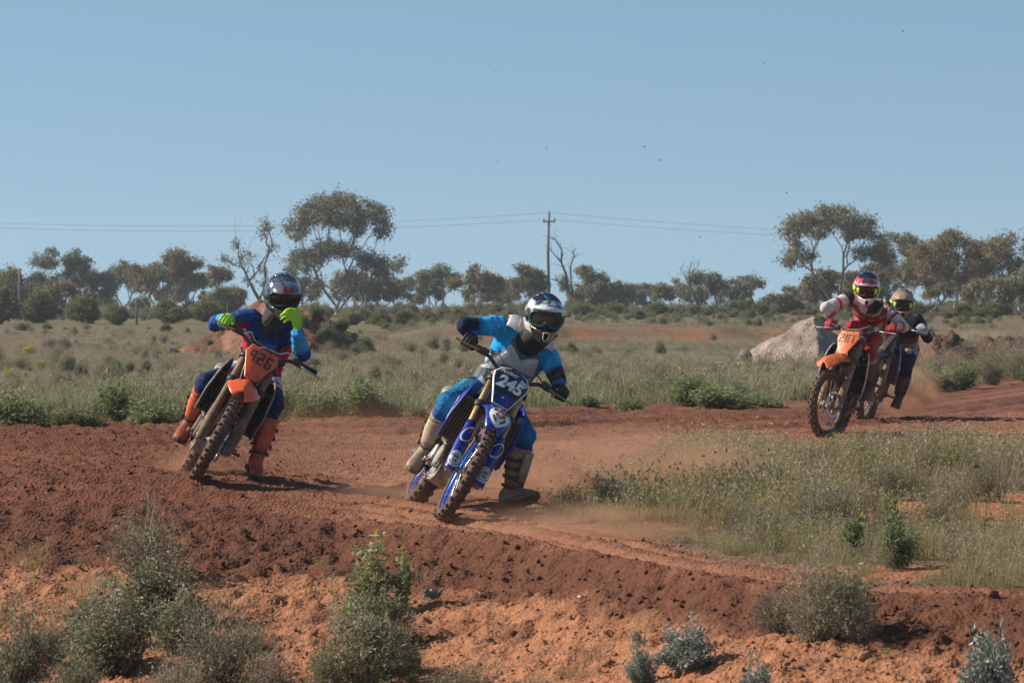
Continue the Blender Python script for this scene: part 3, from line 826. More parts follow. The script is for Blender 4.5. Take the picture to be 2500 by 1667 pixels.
tree('gum_tree', 'wide umbrella gum with bare limbs under a bronze canopy', 2045, 790, 504, 132, 236, 'gum', 502, EUC, BARK, .1, 3, 1.3, lobes=right_big, group='trees of the far treeline', fork=.34)
tree('gum_tree', 'crooked half bare gum with dark leaning trunk', 630, 770, 532, 92, 262, 'sparse', 503, EUC, BARKD, .1, 1, 1.2,
     lobes=[(-.85, .62, .15, .06), (-.6, .72, .16, .06), (-.55, .55, .18, .06), (-.2, .60, .16, .06), (.1, .48, .18, .06), (.25, .88, .16, .10), (.35, .72, .14, .06), (-.3, .40, .2, .05), (.1, .95, .2, .03)], group='trees of the far treeline', fork=.2)
r2 = np.random.default_rng(77)
for k in range(24):
    px = -120 + 2740 * (k + r2.uniform(-.35, .35)) / 23; tp = r2.uniform(646, 704) - (14 if px > 2100 or px < 500 else 0)
    tree('gum_tree', 'slender gum standing in the back row of the treeline', px, 768, tp, r2.uniform(30, 62), r2.uniform(300, 335), ('gum', 'round', 'gum', 'sparse')[k % 4], 900 + k, (EUC, EUCG, EUCB, EUCG)[k % 4], (BARKL, BARK)[k % 2], 0, 2 + k % 3, .75, group='back row of the treeline', fork=.25)
def dead_tree(label, px, bp, d, limbs):
    x0 = d * (px - 1250) / F; zb = gz(x0, d) - .1
    mb = MB(); r = np.random.default_rng(px)
    for pts, r0, r1 in limbs:
        P = [Vector(((a - px) * d / F, b_off, CAMZ - d * (b - HORIZON) / F - zb)) for a, b, b_off in pts]
        n = len(P)
        mb.tube(P, [r0 + (r1 - r0) * i / (n - 1) for i in range(n)], n=5, cap=True)
        for i in range(1, n):
            for k in range(4):
                q = P[i - 1].lerp(P[i], r.random()); ln = r.uniform(.3, .9)
                dv = Vector(r.normal(size=3)) * .5 + Vector((0, 0, .6)); dv.normalize()
                mb.tube([q, q + dv * ln * .5, q + dv * ln + Vector(r.normal(size=3)) * .08], [r1 * .9, r1 * .6, .008], n=3, cap=False)
    root = empty('dead_tree', (x0, d, zb), label, 'tree')
    link('trunk', mb.mesh('trunk'), BARKD, root)
dead_tree('bare dead tree with crooked limbs beside the power pole', 1412, 772, 255, [
    ([(1412, 775, 0), (1400, 730, 0), (1385, 705, .2), (1372, 690, .3), (1345, 680, .5)], .11, .03),
    ([(1385, 705, .1), (1382, 670, 0), (1370, 640, -.2), (1372, 612, -.2), (1358, 588, -.1), (1345, 578, 0)], .09, .02),
    ([(1370, 640, -.2), (1352, 620, -.3), (1338, 600, -.3)], .05, .015),
    ([(1400, 730, 0), (1395, 690, .4), (1393, 650, .5), (1402, 625, .5), (1398, 612, .6)], .07, .02)])
dead_tree('grey dead branch fan above the spreading tree', 1690, 778, 246, [
    ([(1720, 778, 0), (1700, 735, 0), (1685, 700, 0), (1682, 670, 0), (1688, 640, .1)], .09, .02),
    ([(1685, 700, 0), (1672, 675, .2), (1660, 655, .3)], .04, .012),
    ([(1682, 670, 0), (1700, 655, -.2), (1708, 642, -.2)], .03, .01)])

# power pole, wires, fence posts
dP = 330.0
xP = dP * (1341 - 1250) / F; zP = gz(xP, dP)
pole = empty('power_pole', (xP, dP, zP), 'tall wooden power pole with short crossarm', 'pole')
ztop = CAMZ - dP * (519 - HORIZON) / F - zP
WOOD = solid('weathered_wood', (.13, .105, .085), .9, var=.3, scale=5, bump=.4)
MB().tube([(0, 0, -.2), (-.1, 0, ztop * .6), (0, 0, ztop)], [.14, .11, .08], 8).build('post', WOOD, pole)
zc = CAMZ - dP * (541 - HORIZON) / F - zP
MB().box((0, 0, zc), (.95, .12, .12)).build('crossarm', WOOD, pole)
for sx in (-.42, .42): MB().tube([(sx, 0, zc + .06), (sx, 0, zc + .14), (sx, 0, zc + .28)], [.05, .07, .05], 6).build('insulator', solid('porcelain', (.3, .3, .3), .4), pole)
MB().tube([(0, 0, ztop), (0, 0, ztop + .16)], [.05, .06], 6).build('insulator', MATS['porcelain'], pole)
WIRE = solid('wire_grey', (.10, .10, .10), .6, var=.05)
def wire(pts, label):
    n = 48; xs = [p[0] for p in pts]; ys = [p[1] for p in pts]
    co = np.polyfit(xs, ys, 2)
    P = []
    for i in range(n):
        a = xs[0] + (xs[-1] - xs[0]) * i / (n - 1)
        y = np.polyval(co, a)
        P.append(pix(a, y, dP))
    P[0 if abs(xs[0] - 1341) < 30 else -1] = pix(xs[0] if abs(xs[0] - 1341) < 30 else xs[-1], ys[0] if abs(xs[0] - 1341) < 30 else ys[-1], dP)
    o = MB().tube(P, .009, 4).build('power_line', WIRE); tag(o, label, 'wire')
wire([(-300, 532), (0, 542), (640, 553), (900, 543), (1341, 519)], 'upper power line from the pole top above the tallest gum')
wire([(-300, 543), (0, 554), (640, 566), (1000, 553), (1334, 537)], 'lower power line from the crossarm above the tallest gum')
wire([(1341, 519), (1600, 541), (1905, 562), (2300, 577), (2700, 582)], 'upper power line from the pole top towards the umbrella gum')
wire([(1348, 537), (1600, 556), (1905, 575), (2300, 590), (2700, 596)], 'lower power line from the crossarm towards the umbrella gum')
for px, top, bot, d, r_, lab in ((869, 726, 752, 205, .03, 'thin leaning fence post in the scrub under the tallest gum'), (892, 716, 752, 205, .035, 'taller pale fence post in the scrub under the tallest gum'), (555, 738, 768, 200, .035, 'thin fence post beside the round light green tree'), (333, 732, 786, 195, .06, 'grey dead stump between the round olive bushes'), (48, 655, 745, 235, .10, 'dark dead pole standing above the olive bushes')):
    x = d * (px - 1250) / F; zg = gz(x, d); zt = CAMZ - d * (top - HORIZON) / F
    o = MB().tube([(0, 0, -.2), (.02, 0, (zt - zg) * .5), (.0 if px != 869 else -.06, 0, zt - zg)], [r_, r_ * .9, r_ * .75], 7).build('fence_post' if px not in (333, 48) else 'dead_stump', WOOD)
    o.location = (x, d, zg); tag(o, lab, 'post')

# ------------------------------------------------------------------ round olive bushes and mid-field shrubs
for k, (px, bp, h, w) in enumerate([(-10, 792, 105, 150), (25, 770, 85, 120), (95, 789, 88, 138), (215, 790, 78, 140), (288, 794, 52, 78), (412, 790, 66, 112), (505, 786, 60, 110), (60, 752, 60, 120), (470, 770, 40, 90), (350, 765, 45, 90), (250, 755, 45, 100)]):
    plant_px('olive_bush', 'olive', k % 3, px, bp, h, w, 'round olive green bush in the row below the treeline', 'bush', 'round olive bushes below the treeline')
for k, (px, bp, h, w, d) in enumerate([(985, 780, 42, 74, 190), (1045, 782, 40, 64, 185), (925, 775, 36, 80, 200), (860, 778, 35, 75, 195), (1120, 785, 30, 70, 185), (1600, 782, 34, 80, 215), (1500, 780, 30, 70, 215), (1700, 782, 26, 70, 215), (1850, 790, 34, 70, 210), (2230, 800, 40, 90, 190), (2420, 800, 44, 100, 180), (2350, 800, 40, 80, 185), (1420, 780, 30, 80, 215)]):
    plant_px('olive_bush', 'olive', (k + 1) % 3, px, bp, h, w, 'low olive bush along the raised grassy bench', 'bush', 'low bushes on the bench', d=d)
for k, (px, bp, h, w, kind) in enumerate([(283, 932, 70, 110, 'greyshrub'), (200, 930, 62, 60, 'greyshrub'), (350, 935, 40, 55, 'greyshrub'), (405, 915, 45, 100, 'twiggy'), (120, 850, 38, 70, 'twiggy'), (160, 860, 42, 40, 'twiggy'), (1060, 855, 46, 66, 'greyshrub'), (1585, 925, 50, 40, 'twiggy'), (1380, 925, 50, 45, 'twiggy'), (960, 905, 42, 80, 'greyshrub'), (1450, 950, 45, 80, 'twiggy'), (870, 870, 40, 60, 'greyshrub'), (1770, 950, 45, 80, 'greyshrub'), (760, 905, 46, 80, 'greyshrub'), (1150, 930, 44, 90, 'twiggy'), (30, 965, 50, 90, 'twiggy'), (560, 925, 44, 90, 'greyshrub'), (1250, 905, 36, 60, 'greyshrub')]):
    plant_px('grey_shrub', kind, k % 2, px, bp, h, w, 'dusty grey shrub standing in the dry grass field' if kind == 'greyshrub' else 'bare twiggy brown shrub standing in the dry grass field', 'shrub', 'grey shrubs in the field' if kind == 'greyshrub' else 'twiggy shrubs in the field')
for px, bp, h, w, lab in ((21, 925, 34, 40, 'bright yellow flowering bush, the larger of a touching pair'), (62, 925, 30, 28, 'bright yellow flowering bush, the smaller of a touching pair'), (96, 898, 26, 44, 'sparse yellow flowering bush behind the bright pair'), (68, 868, 34, 50, 'yellow flowering bush furthest out in the dry field')):
    plant_px('flowering_bush', 'yellowbush', 0, px, bp, h, w, lab, 'bush')
plant_px('silver_bush', 'silverbush', 0, 420, 866, 24, 40, 'round silver bush at the foot of the brown mound', 'bush')
plant_px('silver_bush', 'silverbush', 1, 313, 845, 15, 20, 'tiny silver bush alone in the dry field', 'bush')
for k, (px, bp, h, w) in enumerate([(1790, 892, 26, 46), (1870, 897, 30, 60), (1945, 900, 26, 60), (2010, 900, 30, 60)]):
    plant_px('dry_bush', 'drybush', k % 2, px, bp, h, w, 'small dry bush at the foot of the pale sand pile', 'bush', 'dry bushes below the sand pile')
# weeds on the mound
for k, (px, py, h, w, d) in enumerate([(510, 838, 22, 28, 102.4), (740, 800, 50, 60, 103.2), (800, 820, 44, 60, 103), (850, 850, 50, 60, 103), (890, 858, 56, 66, 103), (770, 770, 38, 70, 103.6), (840, 800, 40, 60, 103.8), (720, 850, 30, 50, 102), (640, 740, 18, 30, 104)]):
    x = d * (px - 1250) / F; z = CAMZ - d * (py - HORIZON) / F
    o = plant('mound_weed', 'leafy', k % 3, x, d, h * d / F, w * d / F, 'green weed growing on the brown dirt mound', 'weed', 'weeds on the brown mound'); o.location.z = max(z, gz(x, d)) - .05
# leafy weeds at the far edge of the track
edge = [(20, 1052, 105, 110), (70, 1054, 90, 110), (150, 1054, 80, 120), (210, 1052, 85, 110), (290, 1052, 115, 120), (350, 1050, 95, 120), (420, 1050, 80, 90), (120, 1035, 70, 90), (680, 1046, 120, 90), (740, 1045, 80, 90), (800, 1040, 85, 100), (870, 1036, 90, 110), (940, 1034, 60, 90), (1010, 1032, 60, 80), (260, 1035, 80, 100), (1560, 1008, 55, 110), (1680, 1006, 80, 120), (1730, 1004, 70, 130), (1850, 1003, 60, 130), (1420, 1012, 40, 80), (2280, 955, 60, 90), (2340, 955, 70, 80), (2495, 940, 70, 80), (2250, 960, 40, 70), (590, 1046, 70, 80), (470, 1049, 85, 90)]
for k, (px, bp, h, w) in enumerate(edge):
    x, y = on_ground(px, bp); y += random.uniform(.25, 1.8); h *= random.uniform(.8, 1.25); w *= random.uniform(1.0, 1.6)
    px += random.uniform(-18, 18)
    plant_px('leafy_weed', 'leafy', k % 3, px, bp, h, w, 'leafy green weed crowding the far edge of the track', 'weed', 'green weeds along the far track edge', d=y)
for k, (px, bp, h, w, kind) in enumerate([(2420, 915, 80, 160, 'drybush'), (2330, 915, 70, 140, 'drybush'), (2480, 920, 90, 150, 'twiggy'), (2380, 900, 90, 150, 'drybush'), (2450, 905, 90, 150, 'twiggy'), (2300, 925, 70, 120, 'drybush'), (2500, 900, 100, 120, 'drybush'), (2350, 880, 60, 120, 'twiggy'), (2350, 945, 100, 120, 'twiggy'), (2420, 940, 100, 120, 'drybush'), (2480, 925, 110, 110, 'twiggy'), (2300, 900, 60, 80, 'twiggy'), (2400, 890, 70, 110, 'twiggy'), (2320, 950, 70, 110, 'drybush'), (2470, 880, 70, 80, 'drybush'), (2260, 930, 60, 80, 'drybush')]):
    plant_px('dry_bush', kind, k % 2, px, bp, h, w, 'dry straw coloured bush on the bank outside the bend' if kind == 'drybush' else 'bare twiggy bush on the bank outside the bend', 'bush', 'dry bushes outside the bend' if kind == 'drybush' else 'twiggy bushes outside the bend')
# foreground plants on the near bank
FG = [('twiggy_shrub', 'twiggy', 0, 372, 1432, 205, 235, 'grey twiggy half dead shrub rising over the near bank'),
      ('saltbush', 'bluebush', 0, 385, 1530, 165, 235, 'grey green saltbush just below the half dead twiggy shrub'),
      ('saltbush', 'bluebush', 1, 290, 1655, 185, 270, 'broad saltbush with shadowed hollow below the two shrubs'),
      ('herb_clump', 'drybush', 0, 520, 1672, 150, 320, 'low dry olive herb clump spreading beside the broad saltbush'),
      ('saltbush', 'feathery', 0, 40, 1680, 190, 190, 'feathery olive saltbush at the left end of the near bank'),
      ('herb_clump', 'drybush', 1, 130, 1690, 80, 190, 'flat dry herb clump between two saltbushes'),
      ('tall_weed', 'tallweed', 0, 905, 1520, 185, 150, 'tall flowering weed standing above a feathery bush'),
      ('leafy_weed', 'leafy', 0, 880, 1515, 110, 130, 'leafy green weed around the stems of the tall flowering weed'),
      ('feathery_bush', 'feathery', 1, 890, 1680, 180, 270, 'feathery grey green bush below the tall flowering weed'),
      ('herb_clump', 'drybush', 0, 1160, 1690, 90, 250, 'thin dry grass clump right of the feathery bush'),
      ('herb_clump', 'drybush', 1, 1330, 1690, 70, 200, 'sparse dry tuft between feathery bush and silver bushes'),
      ('large_dry_bush', 'drybush', 2, 1985, 1575, 205, 290, 'large straw and green bush standing on the berm'),
      ('leafy_weed', 'leafy', 1, 2060, 1560, 150, 170, 'green yellow flowered weed mixed into the large straw bush'),
      ('silver_bush', 'silverbush', 0, 1680, 1648, 125, 180, 'grey silver bush casting a shadow on orange soil'),
      ('silver_bush', 'silverbush', 1, 1565, 1668, 95, 90, 'narrow silver bush next to the one with the shadow'),
      ('silver_bush', 'silverbush', 0, 1850, 1690, 105, 130, 'pale silver bush below the large straw bush'),
      ('silver_bush', 'silverbush', 1, 1720, 1700, 60, 130, 'low silver bush between two taller silver bushes'),
      ('silver_bush', 'silverbush', 2, 2440, 1690, 175, 180, 'blue silver bush at the right end of the near bank'),
      ('thistle', 'leafy', 2, 2185, 1392, 150, 130, 'dark green thistle with pale tall stems in the infield'),
      ('tall_weed', 'tallweed', 1, 2080, 1380, 175, 90, 'pale stemmed weed next to the dark green thistle'),
      ('tall_weed', 'tallweed', 2, 2190, 1385, 235, 70, 'thin bolting stem rising out of the green thistle'),
      ('leafy_weed', 'leafy', 2, 1385, 1232, 60, 70, 'small green weed at the tip of the infield grass'),
      ('leafy_weed', 'leafy', 0, 2215, 1140, 55, 90, 'yellow green broadleaf clump in the infield'),
      ('dock_weed', 'leafy', 1, 2130, 1110, 55, 100, 'pale leafed dock plant at the back of the infield'),
      ('feathery_bush', 'feathery', 0, 2290, 1120, 110, 100, 'upright grey green bush at the back of the infield'),
      ('seedling', 'leafy', 0, 2165, 1598, 30, 45, 'small green seedling on orange soil by the large straw bush'),
      ('seedling', 'leafy', 1, 600, 1475, 28, 30, 'small grey seedling on orange soil beside the saltbush'),
      ('seedling', 'leafy', 2, 42, 1372, 16, 22, 'tiny green seedling on the upper bank')]
FG += [('saltbush', 'bluebush', 1, 210, 1590, 120, 150, 'small grey green saltbush above the broad saltbush'),
       ('herb_clump', 'drybush', 2, 420, 1700, 120, 260, 'olive herb clump at the foot of the saltbushes'),
       ('herb_clump', 'drybush', 0, 620, 1600, 70, 150, 'low straw herb clump on orange soil right of the saltbushes'),
       ('saltbush', 'feathery', 1, 120, 1640, 110, 120, 'small feathery saltbush between the left end bush and broad saltbush'),
       ('feathery_bush', 'feathery', 1, 940, 1600, 150, 190, 'feathery bush wrapped around the base of the tall flowering weed'),
       ('herb_clump', 'drybush', 1, 1080, 1700, 110, 180, 'dry stalks beside the small feathery bush'),
       ('tall_weed', 'tallweed', 2, 985, 1500, 150, 80, 'thin leafy stem right of the tall flowering weed'),
       ('silver_bush', 'silverbush', 2, 1620, 1640, 70, 90, 'small grey sprig between two silver bushes'),
       ('saltbush', 'bluebush', 2, 450, 1600, 140, 220, 'grey green saltbush wedged between the herb clump and broad saltbush'),
       ('saltbush', 'feathery', 2, 190, 1700, 150, 190, 'feathery saltbush growing against the broad saltbush'),
       ('twiggy_shrub', 'twiggy', 1, 640, 1680, 110, 200, 'low brown twiggy shrub beside the dry olive herb clump'),
       ('feathery_bush', 'feathery', 0, 990, 1660, 130, 150, 'small feathery bush leaning on the larger feathery bush'),
       ('feathery_bush', 'feathery', 2, 800, 1690, 140, 160, 'low feathery bush in the shade of the larger feathery bush'),
       ('twiggy_shrub', 'twiggy', 0, 1900, 1555, 130, 190, 'grey twigs mixed into the large straw bush'),
       ('herb_clump', 'drybush', 2, 2110, 1575, 110, 170, 'straw coloured herb clump beside the large straw bush')]
for nm, kind, v, px, bp, h, w, lab in FG:
    if bp > 1400 and nm not in ('seedling', 'silver_bush'): h *= 1.28; w *= 1.28
    if bp > 1660: h *= 1.25
    if nm == 'silver_bush': h *= 1.1; w *= 1.15
    if bp > 1660:
        x, y = on_ground(px, 1655); dd = y * (1655 - HORIZON) / (bp - HORIZON); plant_px(nm, kind, v, px, bp, h, w, lab, 'shrub' if 'bush' in nm or 'shrub' in nm else 'weed', d=dd)
    else: plant_px(nm, kind, v, px, bp, h, w, lab, 'shrub' if 'bush' in nm or 'shrub' in nm else 'weed')
# grey rosette lying on the bank
x, y = on_ground(1055, 1482)
r_ = np.random.default_rng(4); n = 9
ang = np.linspace(0, 6.28, n, endpoint=False) + r_.normal(size=n) * .2
V, Fc = leaf_arrays(np.zeros((n, 3)) + [0, 0, .02], np.stack([np.cos(ang), np.sin(ang), r_.uniform(.3, 1.4, n)], -1), .095, .05)
me = np_mesh('rosette', V, Fc, False, attrs={'tint': np.repeat(r_.uniform(.4, .9, n), 4)})
o = link('rosette', me, SILVER); o.location = (x, y, gz(x, y, True)); tag(o, 'grey broad leaved rosette alone on the orange soil', 'weed')

# ------------------------------------------------------------------ grass
tk = [tuft('t', 46, .42, .10, .0045, .45, GRASSM, 1, .35), tuft('t', 54, .34, .13, .0045, .6, GRASSM, 2, .4), tuft('t', 40, .46, .12, .0045, .5, GRASSD, 3, .5), tuft('t', 60, .22, .14, .005, .7, GRASSM, 4, .2), tuft('t', 50, .20, .15, .005, .8, GRASSD, 5, .3)]
n = 11000
x = rng.uniform(0, 9, n); y = rng.uniform(20.8, 39, n)
sd = poly_sd(x, y, INF); cl = fbm(x * .8, y * .8, 91, 3); bare = fbm(x * 0.55 + 3.3, y * 0.55, 71, 3)
keep = (sd < .05 - .1 * cl) & (rng.random(n) < .35 + 1.6 * (cl - .3)) & (~((bare > .53) & (x > 2.0))) & (~((x > 2.1) & (y < 33) & (y > 30) & (rng.random(n) < .8)))
x, y, cl, sd = x[keep], y[keep], cl[keep], sd[keep]
tallness = np.clip(.62 + 1.0 * (cl - .42) + .25 * rng.random(len(x)), .35, 1.15) * np.where(y < 26.5, .55, .9) * np.interp(-sd, [0, .45], [.45, 1]) * np.interp(y, [32, 37], [1, .7])
idx = np.where(rng.random(len(x)) < .25, 2, np.where(rng.random(len(x)) < .45, 0, np.where(rng.random(len(x)) < .6, 1, 3)))
scatter('infield_grass', tk, np.stack([x, y, ground(x, y) - .01], -1), tallness, idx, 'tall olive green grass covering the infield inside the bend', 'grass')
fk = [tuft('f', 60, .42, .26, .008, .55, GRASSD, 11, .35), tuft('f', 60, .34, .30, .008, .7, GRASSD, 12, .4), tuft('f', 60, .40, .26, .008, .55, GRASSF, 13, .3), tuft('f', 70, .24, .32, .010, .9, GRASSD, 14, .2), tuft('f', 60, .26, .30, .010, .8, GRASSF, 15, .2)]
n = 30000
y = 45 + 105 * rng.random(n) ** 1.45
x = rng.uniform(-1, 1, n) * (.17 * y + 3)
fe = y - far_edge(x)
cl = fbm(x * .35, y * .35, 93, 3)
yb = 124 + 5 * np.sin(x * 0.21)
onbank = (x > -5) & (np.abs(y - yb - 1.0) < 1.6)
inm = (np.abs(x - dM * (680 - 1250) / F) < 2.3) & (np.abs(y - dM) < 2.0)
ins = (np.abs(x - dS * (1960 - 1250) / F) < 1.25) & (np.abs(y - dS) < 1.3)
keep = (fe > .15) & (rng.random(n) < .30 + 1.7 * (cl - .25)) & (~(onbank & (rng.random(n) < .15))) & ~inm & ~ins
x, y, cl, fe = x[keep], y[keep], cl[keep], fe[keep]
lush = np.clip(1.15 - fe / 10, 0, 1)
gp = vnoise(x * .2, y * .09, 95)
green = rng.random(len(x)) < (.22 + .40 * lush + .35 * (gp > .55))
idx = np.where(green, np.where(rng.random(len(x)) < .6, 2, 4), np.where(rng.random(len(x)) < .4, 0, np.where(rng.random(len(x)) < .5, 1, 3)))
scl = (.38 + .45 * lush + 1.6 * np.maximum(cl - .42, 0)) * rng.uniform(.6, 1.35, len(x)) * np.interp(y, [60, 95], [1, .72])
scatter('field_grass', fk, np.stack([x, y, ground(x, y) - .02], -1), scl, idx, 'dry khaki grass and low herbs covering the field behind the track', 'grass')
# low shrubs mixed into the field
fs_ = []
for kind, v in (('greyshrub', 0), ('twiggy', 0), ('bluebush', 0), ('drybush', 0), ('greyshrub', 1), ('leafy', 0)): fs_.append(plant_variant((kind, v))[1])
n = 1500
y = 47 + 100 * rng.random(n) ** 1.3; x = rng.uniform(-1, 1, n) * (.16 * y + 3)
keep = (y - far_edge(x) > .6) & (fbm(x * .3 + 4, y * .22, 99, 3) > .40) & ((y < 68) | (rng.random(n) < .6)) & ~((np.abs(x - dM * (680 - 1250) / F) < 2.4) & (np.abs(y - dM) < 2.2)) & ~((np.abs(x - dS * (1960 - 1250) / F) < 1.5) & (np.abs(y - dS) < 1.6))
x, y = x[keep], y[keep]
fe = y - far_edge(x); idx = np.where(fe < 6, rng.choice([5, 3, 2, 0], len(x)), rng.choice([0, 1, 2, 3, 4], len(x)))
scatter('field_shrubs', fs_, np.stack([x, y, ground(x, y) - .02], -1), rng.uniform(.12, .42, len(x)), idx, 'low grey and brown shrubs mixed into the dry field', 'shrubs')
n = 260
x = rng.uniform(.4, 6, n); y = rng.uniform(23.5, 36.5, n)
keep = (poly_sd(x, y, INF) < -.25) & (fbm(x * .9 + 8, y * .6, 103, 2) > .36)
x, y = x[keep], y[keep]
scatter('infield_herbs', fs_, np.stack([x, y, ground(x, y) - .02], -1), rng.uniform(.14, .36, len(x)), rng.choice([1, 3, 3, 3, 5], len(x)), 'mixed herbs and dry stalks growing through the infield grass', 'herbs')
# low herbs on the near bank
n = 420
x = rng.uniform(-4, 4, n); y = rng.uniform(19.5, 26.5, n); s_ = crest(x) - y
keep = (s_ > 1.3) & (fbm(x * 1.3, y * 1.3, 97, 2) > .36)
x, y = x[keep], y[keep]
scatter('bank_herbs', [tk[4], tk[3], tk[1]], np.stack([x, y, ground(x, y) - .01], -1), rng.uniform(.25, .7, len(x)), rng.integers(0, 3, len(x)), 'sparse dry herbs and seedlings on the orange near bank', 'herbs')
# far scrub seen as one mass
sk = []
for v in range(3):
    for kind in ('olive', 'drybush', 'greyshrub'):
        sk.append(plant_variant((kind, v))[1])
n = 2600
y = 140 + 190 * rng.random(n); x = rng.uniform(-1, 1, n) * (.17 * y + 6)
left = x / y < -.035
keep = ((y > 190) | (rng.random(n) < .45)) & ((~left) | (y > 225)) | (left & (y > 150) & (y < 180) & (rng.random(n) < .2))
x, y = x[keep], y[keep]
h = np.where(y > 235, rng.uniform(.30, 1.0, len(x)), rng.uniform(.22, .45, len(x)))
scatter('far_scrub', sk, np.stack([x, y, ground(x, y) - .05], -1), h, rng.integers(0, 9, len(x)), 'continuous low scrub under and in front of the far treeline', 'scrub', zs=rng.uniform(.7, 1.0, len(x)))
# ------------------------------------------------------------------ motocross bikes (local: x forward, y rider's left, z up, origin under front axle)
MUD = solid('caked_mud', (.17, .085, .048), .95, var=.35, scale=25, bump=.8)
RUBBER = solid('tyre_rubber', (.045, .032, .026), .85, dirt=.55, mud=(.15, .075, .045), scale=30, bump=.5)
BLACKP = solid('black_plastic', (.022, .022, .024), .5, dirt=.30, scale=22)
ALU = solid('brushed_alloy', (.55, .54, .52), .32, .9, dirt=.45, scale=16)
STEEL = solid('spoke_steel', (.62, .62, .63), .3, .9, dirt=.2)
CHAINM = solid('chain_steel', (.10, .085, .07), .5, .7, dirt=.5)
GRIPM = solid('grip_rubber', (.02, .02, .02), .75, dirt=.15)
TYRE_CACHE = {}
def ring_pts(r, y, n, ph=0): return [Vector((r * math.cos(2 * math.pi * i / n + ph), y, r * math.sin(2 * math.pi * i / n + ph))) for i in range(n)]
def tyre_mesh(Rr, w, knobs, rows, rim_r):
    key = (Rr, w)
    if key in TYRE_CACHE: return TYRE_CACHE[key].copy()
    mb = MB(); n = 56
    prof = []
    h = Rr - rim_r
    for k in range(11):
        a = math.pi * (k / 10)
        prof.append((rim_r + h * .90 * math.sin(a) ** .75 * .98 - .0, -math.cos(a) * w / 2 * (1.0 if 0 < k < 10 else .82)))
    rings = [[Vector((r * math.cos(2 * math.pi * i / n), y, r * math.sin(2 * math.pi * i / n))) for (r, y) in prof] for i in range(n + 1)]
    mb.loft(rings, False, True, closed=False)
    for k in range(knobs):
        th0 = 2 * math.pi * k / knobs
        for q, (yy, tilt, kw, kl) in enumerate(rows):
            th = th0 + (math.pi / knobs if q % 2 else 0)
            rr = Rr - .013 - abs(yy) ** 2 / (w) * .55
            c = Vector((0, yy, rr))
            rt = Matrix.Rotation(-tilt, 3, 'X')
            M3 = Matrix.Rotation(th, 3, 'Y')
            jit = random.uniform(.9, 1.12)
            P = []
            for a in (-1, 1):
                for b in (-1, 1):
                    for d in (-1, 1):
                        s = .8 if d > 0 else 1.05
                        P.append(M3 @ (c + rt @ Vector((a * kl / 2 * s, b * kw / 2 * s, d * .0105 * jit))))
            mb.add(P, [(0, 1, 3, 2), (4, 6, 7, 5), (0, 4, 5, 1), (2, 3, 7, 6), (0, 2, 6, 4), (1, 5, 7, 3)])
    me = mb.mesh('tyre'); TYRE_CACHE[key] = me
    return me.copy()
FR_ROWS = [(-.034, -.75, .016, .024), (-.013, -.2, .018, .022), (.013, .2, .018, .022), (.034, .75, .016, .024)]
RR_ROWS = [(-.046, -.75, .020, .028), (-.022, -.3, .021, .026), (0, 0, .020, .024), (.022, .3, .021, .026), (.046, .75, .020, .028)]
def put(me, M):
    me.transform(M); me.update(); return me

def wheel(bike, name, M, Rr, w, rim_r, rows, knobs, rim_mat, tyre_mat, disc_side=1, disc_r=.135, spoke=None):
    n = 48
    mb = MB(M)
    prof = [(rim_r + .006, -w * .36), (rim_r + .004, -w * .30), (rim_r - .014, -w * .16), (rim_r - .018, 0), (rim_r - .014, w * .16), (rim_r + .004, w * .30), (rim_r + .006, w * .36), (rim_r - .010, w * .30), (rim_r - .026, 0), (rim_r - .010, -w * .30)]
    rings = [[Vector((r * math.cos(2 * math.pi * i / n), y, r * math.sin(2 * math.pi * i / n))) for r, y in prof] for i in range(n + 1)]
    mb.loft(rings, False, True)
    o = mb.build(name, rim_mat, bike)
    link('tyre', put(tyre_mesh(Rr, w, knobs, rows, rim_r), M), tyre_mat, o)
    sp = MB(M)
    for k in range(36):
        a = 2 * math.pi * k / 36; side = 1 if k % 2 else -1; off = .28 * (1 if k % 4 < 2 else -1)
        p = Vector((.030 * math.cos(a + off * 5), side * .034, .030 * math.sin(a + off * 5))); q = Vector(((rim_r - .02) * math.cos(a), side * .006, (rim_r - .02) * math.sin(a)))
        sp.tube([p, q], .0026, 4, False)
    s = sp.build('spoke_set', spoke or STEEL, o); s['kind'] = 'stuff'
    MB(M).tube([(0, -.06, 0), (0, -.05, 0), (0, -.045, 0), (0, -.02, 0), (0, .02, 0), (0, .045, 0), (0, .05, 0), (0, .06, 0)], [.022, .022, .042, .026, .026, .042, .022, .022], 14).build('hub', ALU, o)
    d = MB(M)
    ro = []
    for i in range(37):
        a = 2 * math.pi * i / 36; wv = 1 + .04 * (1 if i % 2 else -1); y = disc_side * .058
        ro.append([Vector((r * math.cos(a), yy, r * math.sin(a))) for r, yy in ((disc_r * wv, y - .002), (disc_r * wv, y + .002), (disc_r * .72, y + .002), (disc_r * .72, y - .002))])
    d.loft(ro, False, False)
    for k in range(5):
        a = 2 * math.pi * k / 5; d.tube([(.03 * math.cos(a), disc_side * .055, .03 * math.sin(a)), (disc_r * .75 * math.cos(a + .3), disc_side * .058, disc_r * .75 * math.sin(a + .3))], .006, 5)
    d.build('brake_disc', STEEL, o)
    return o

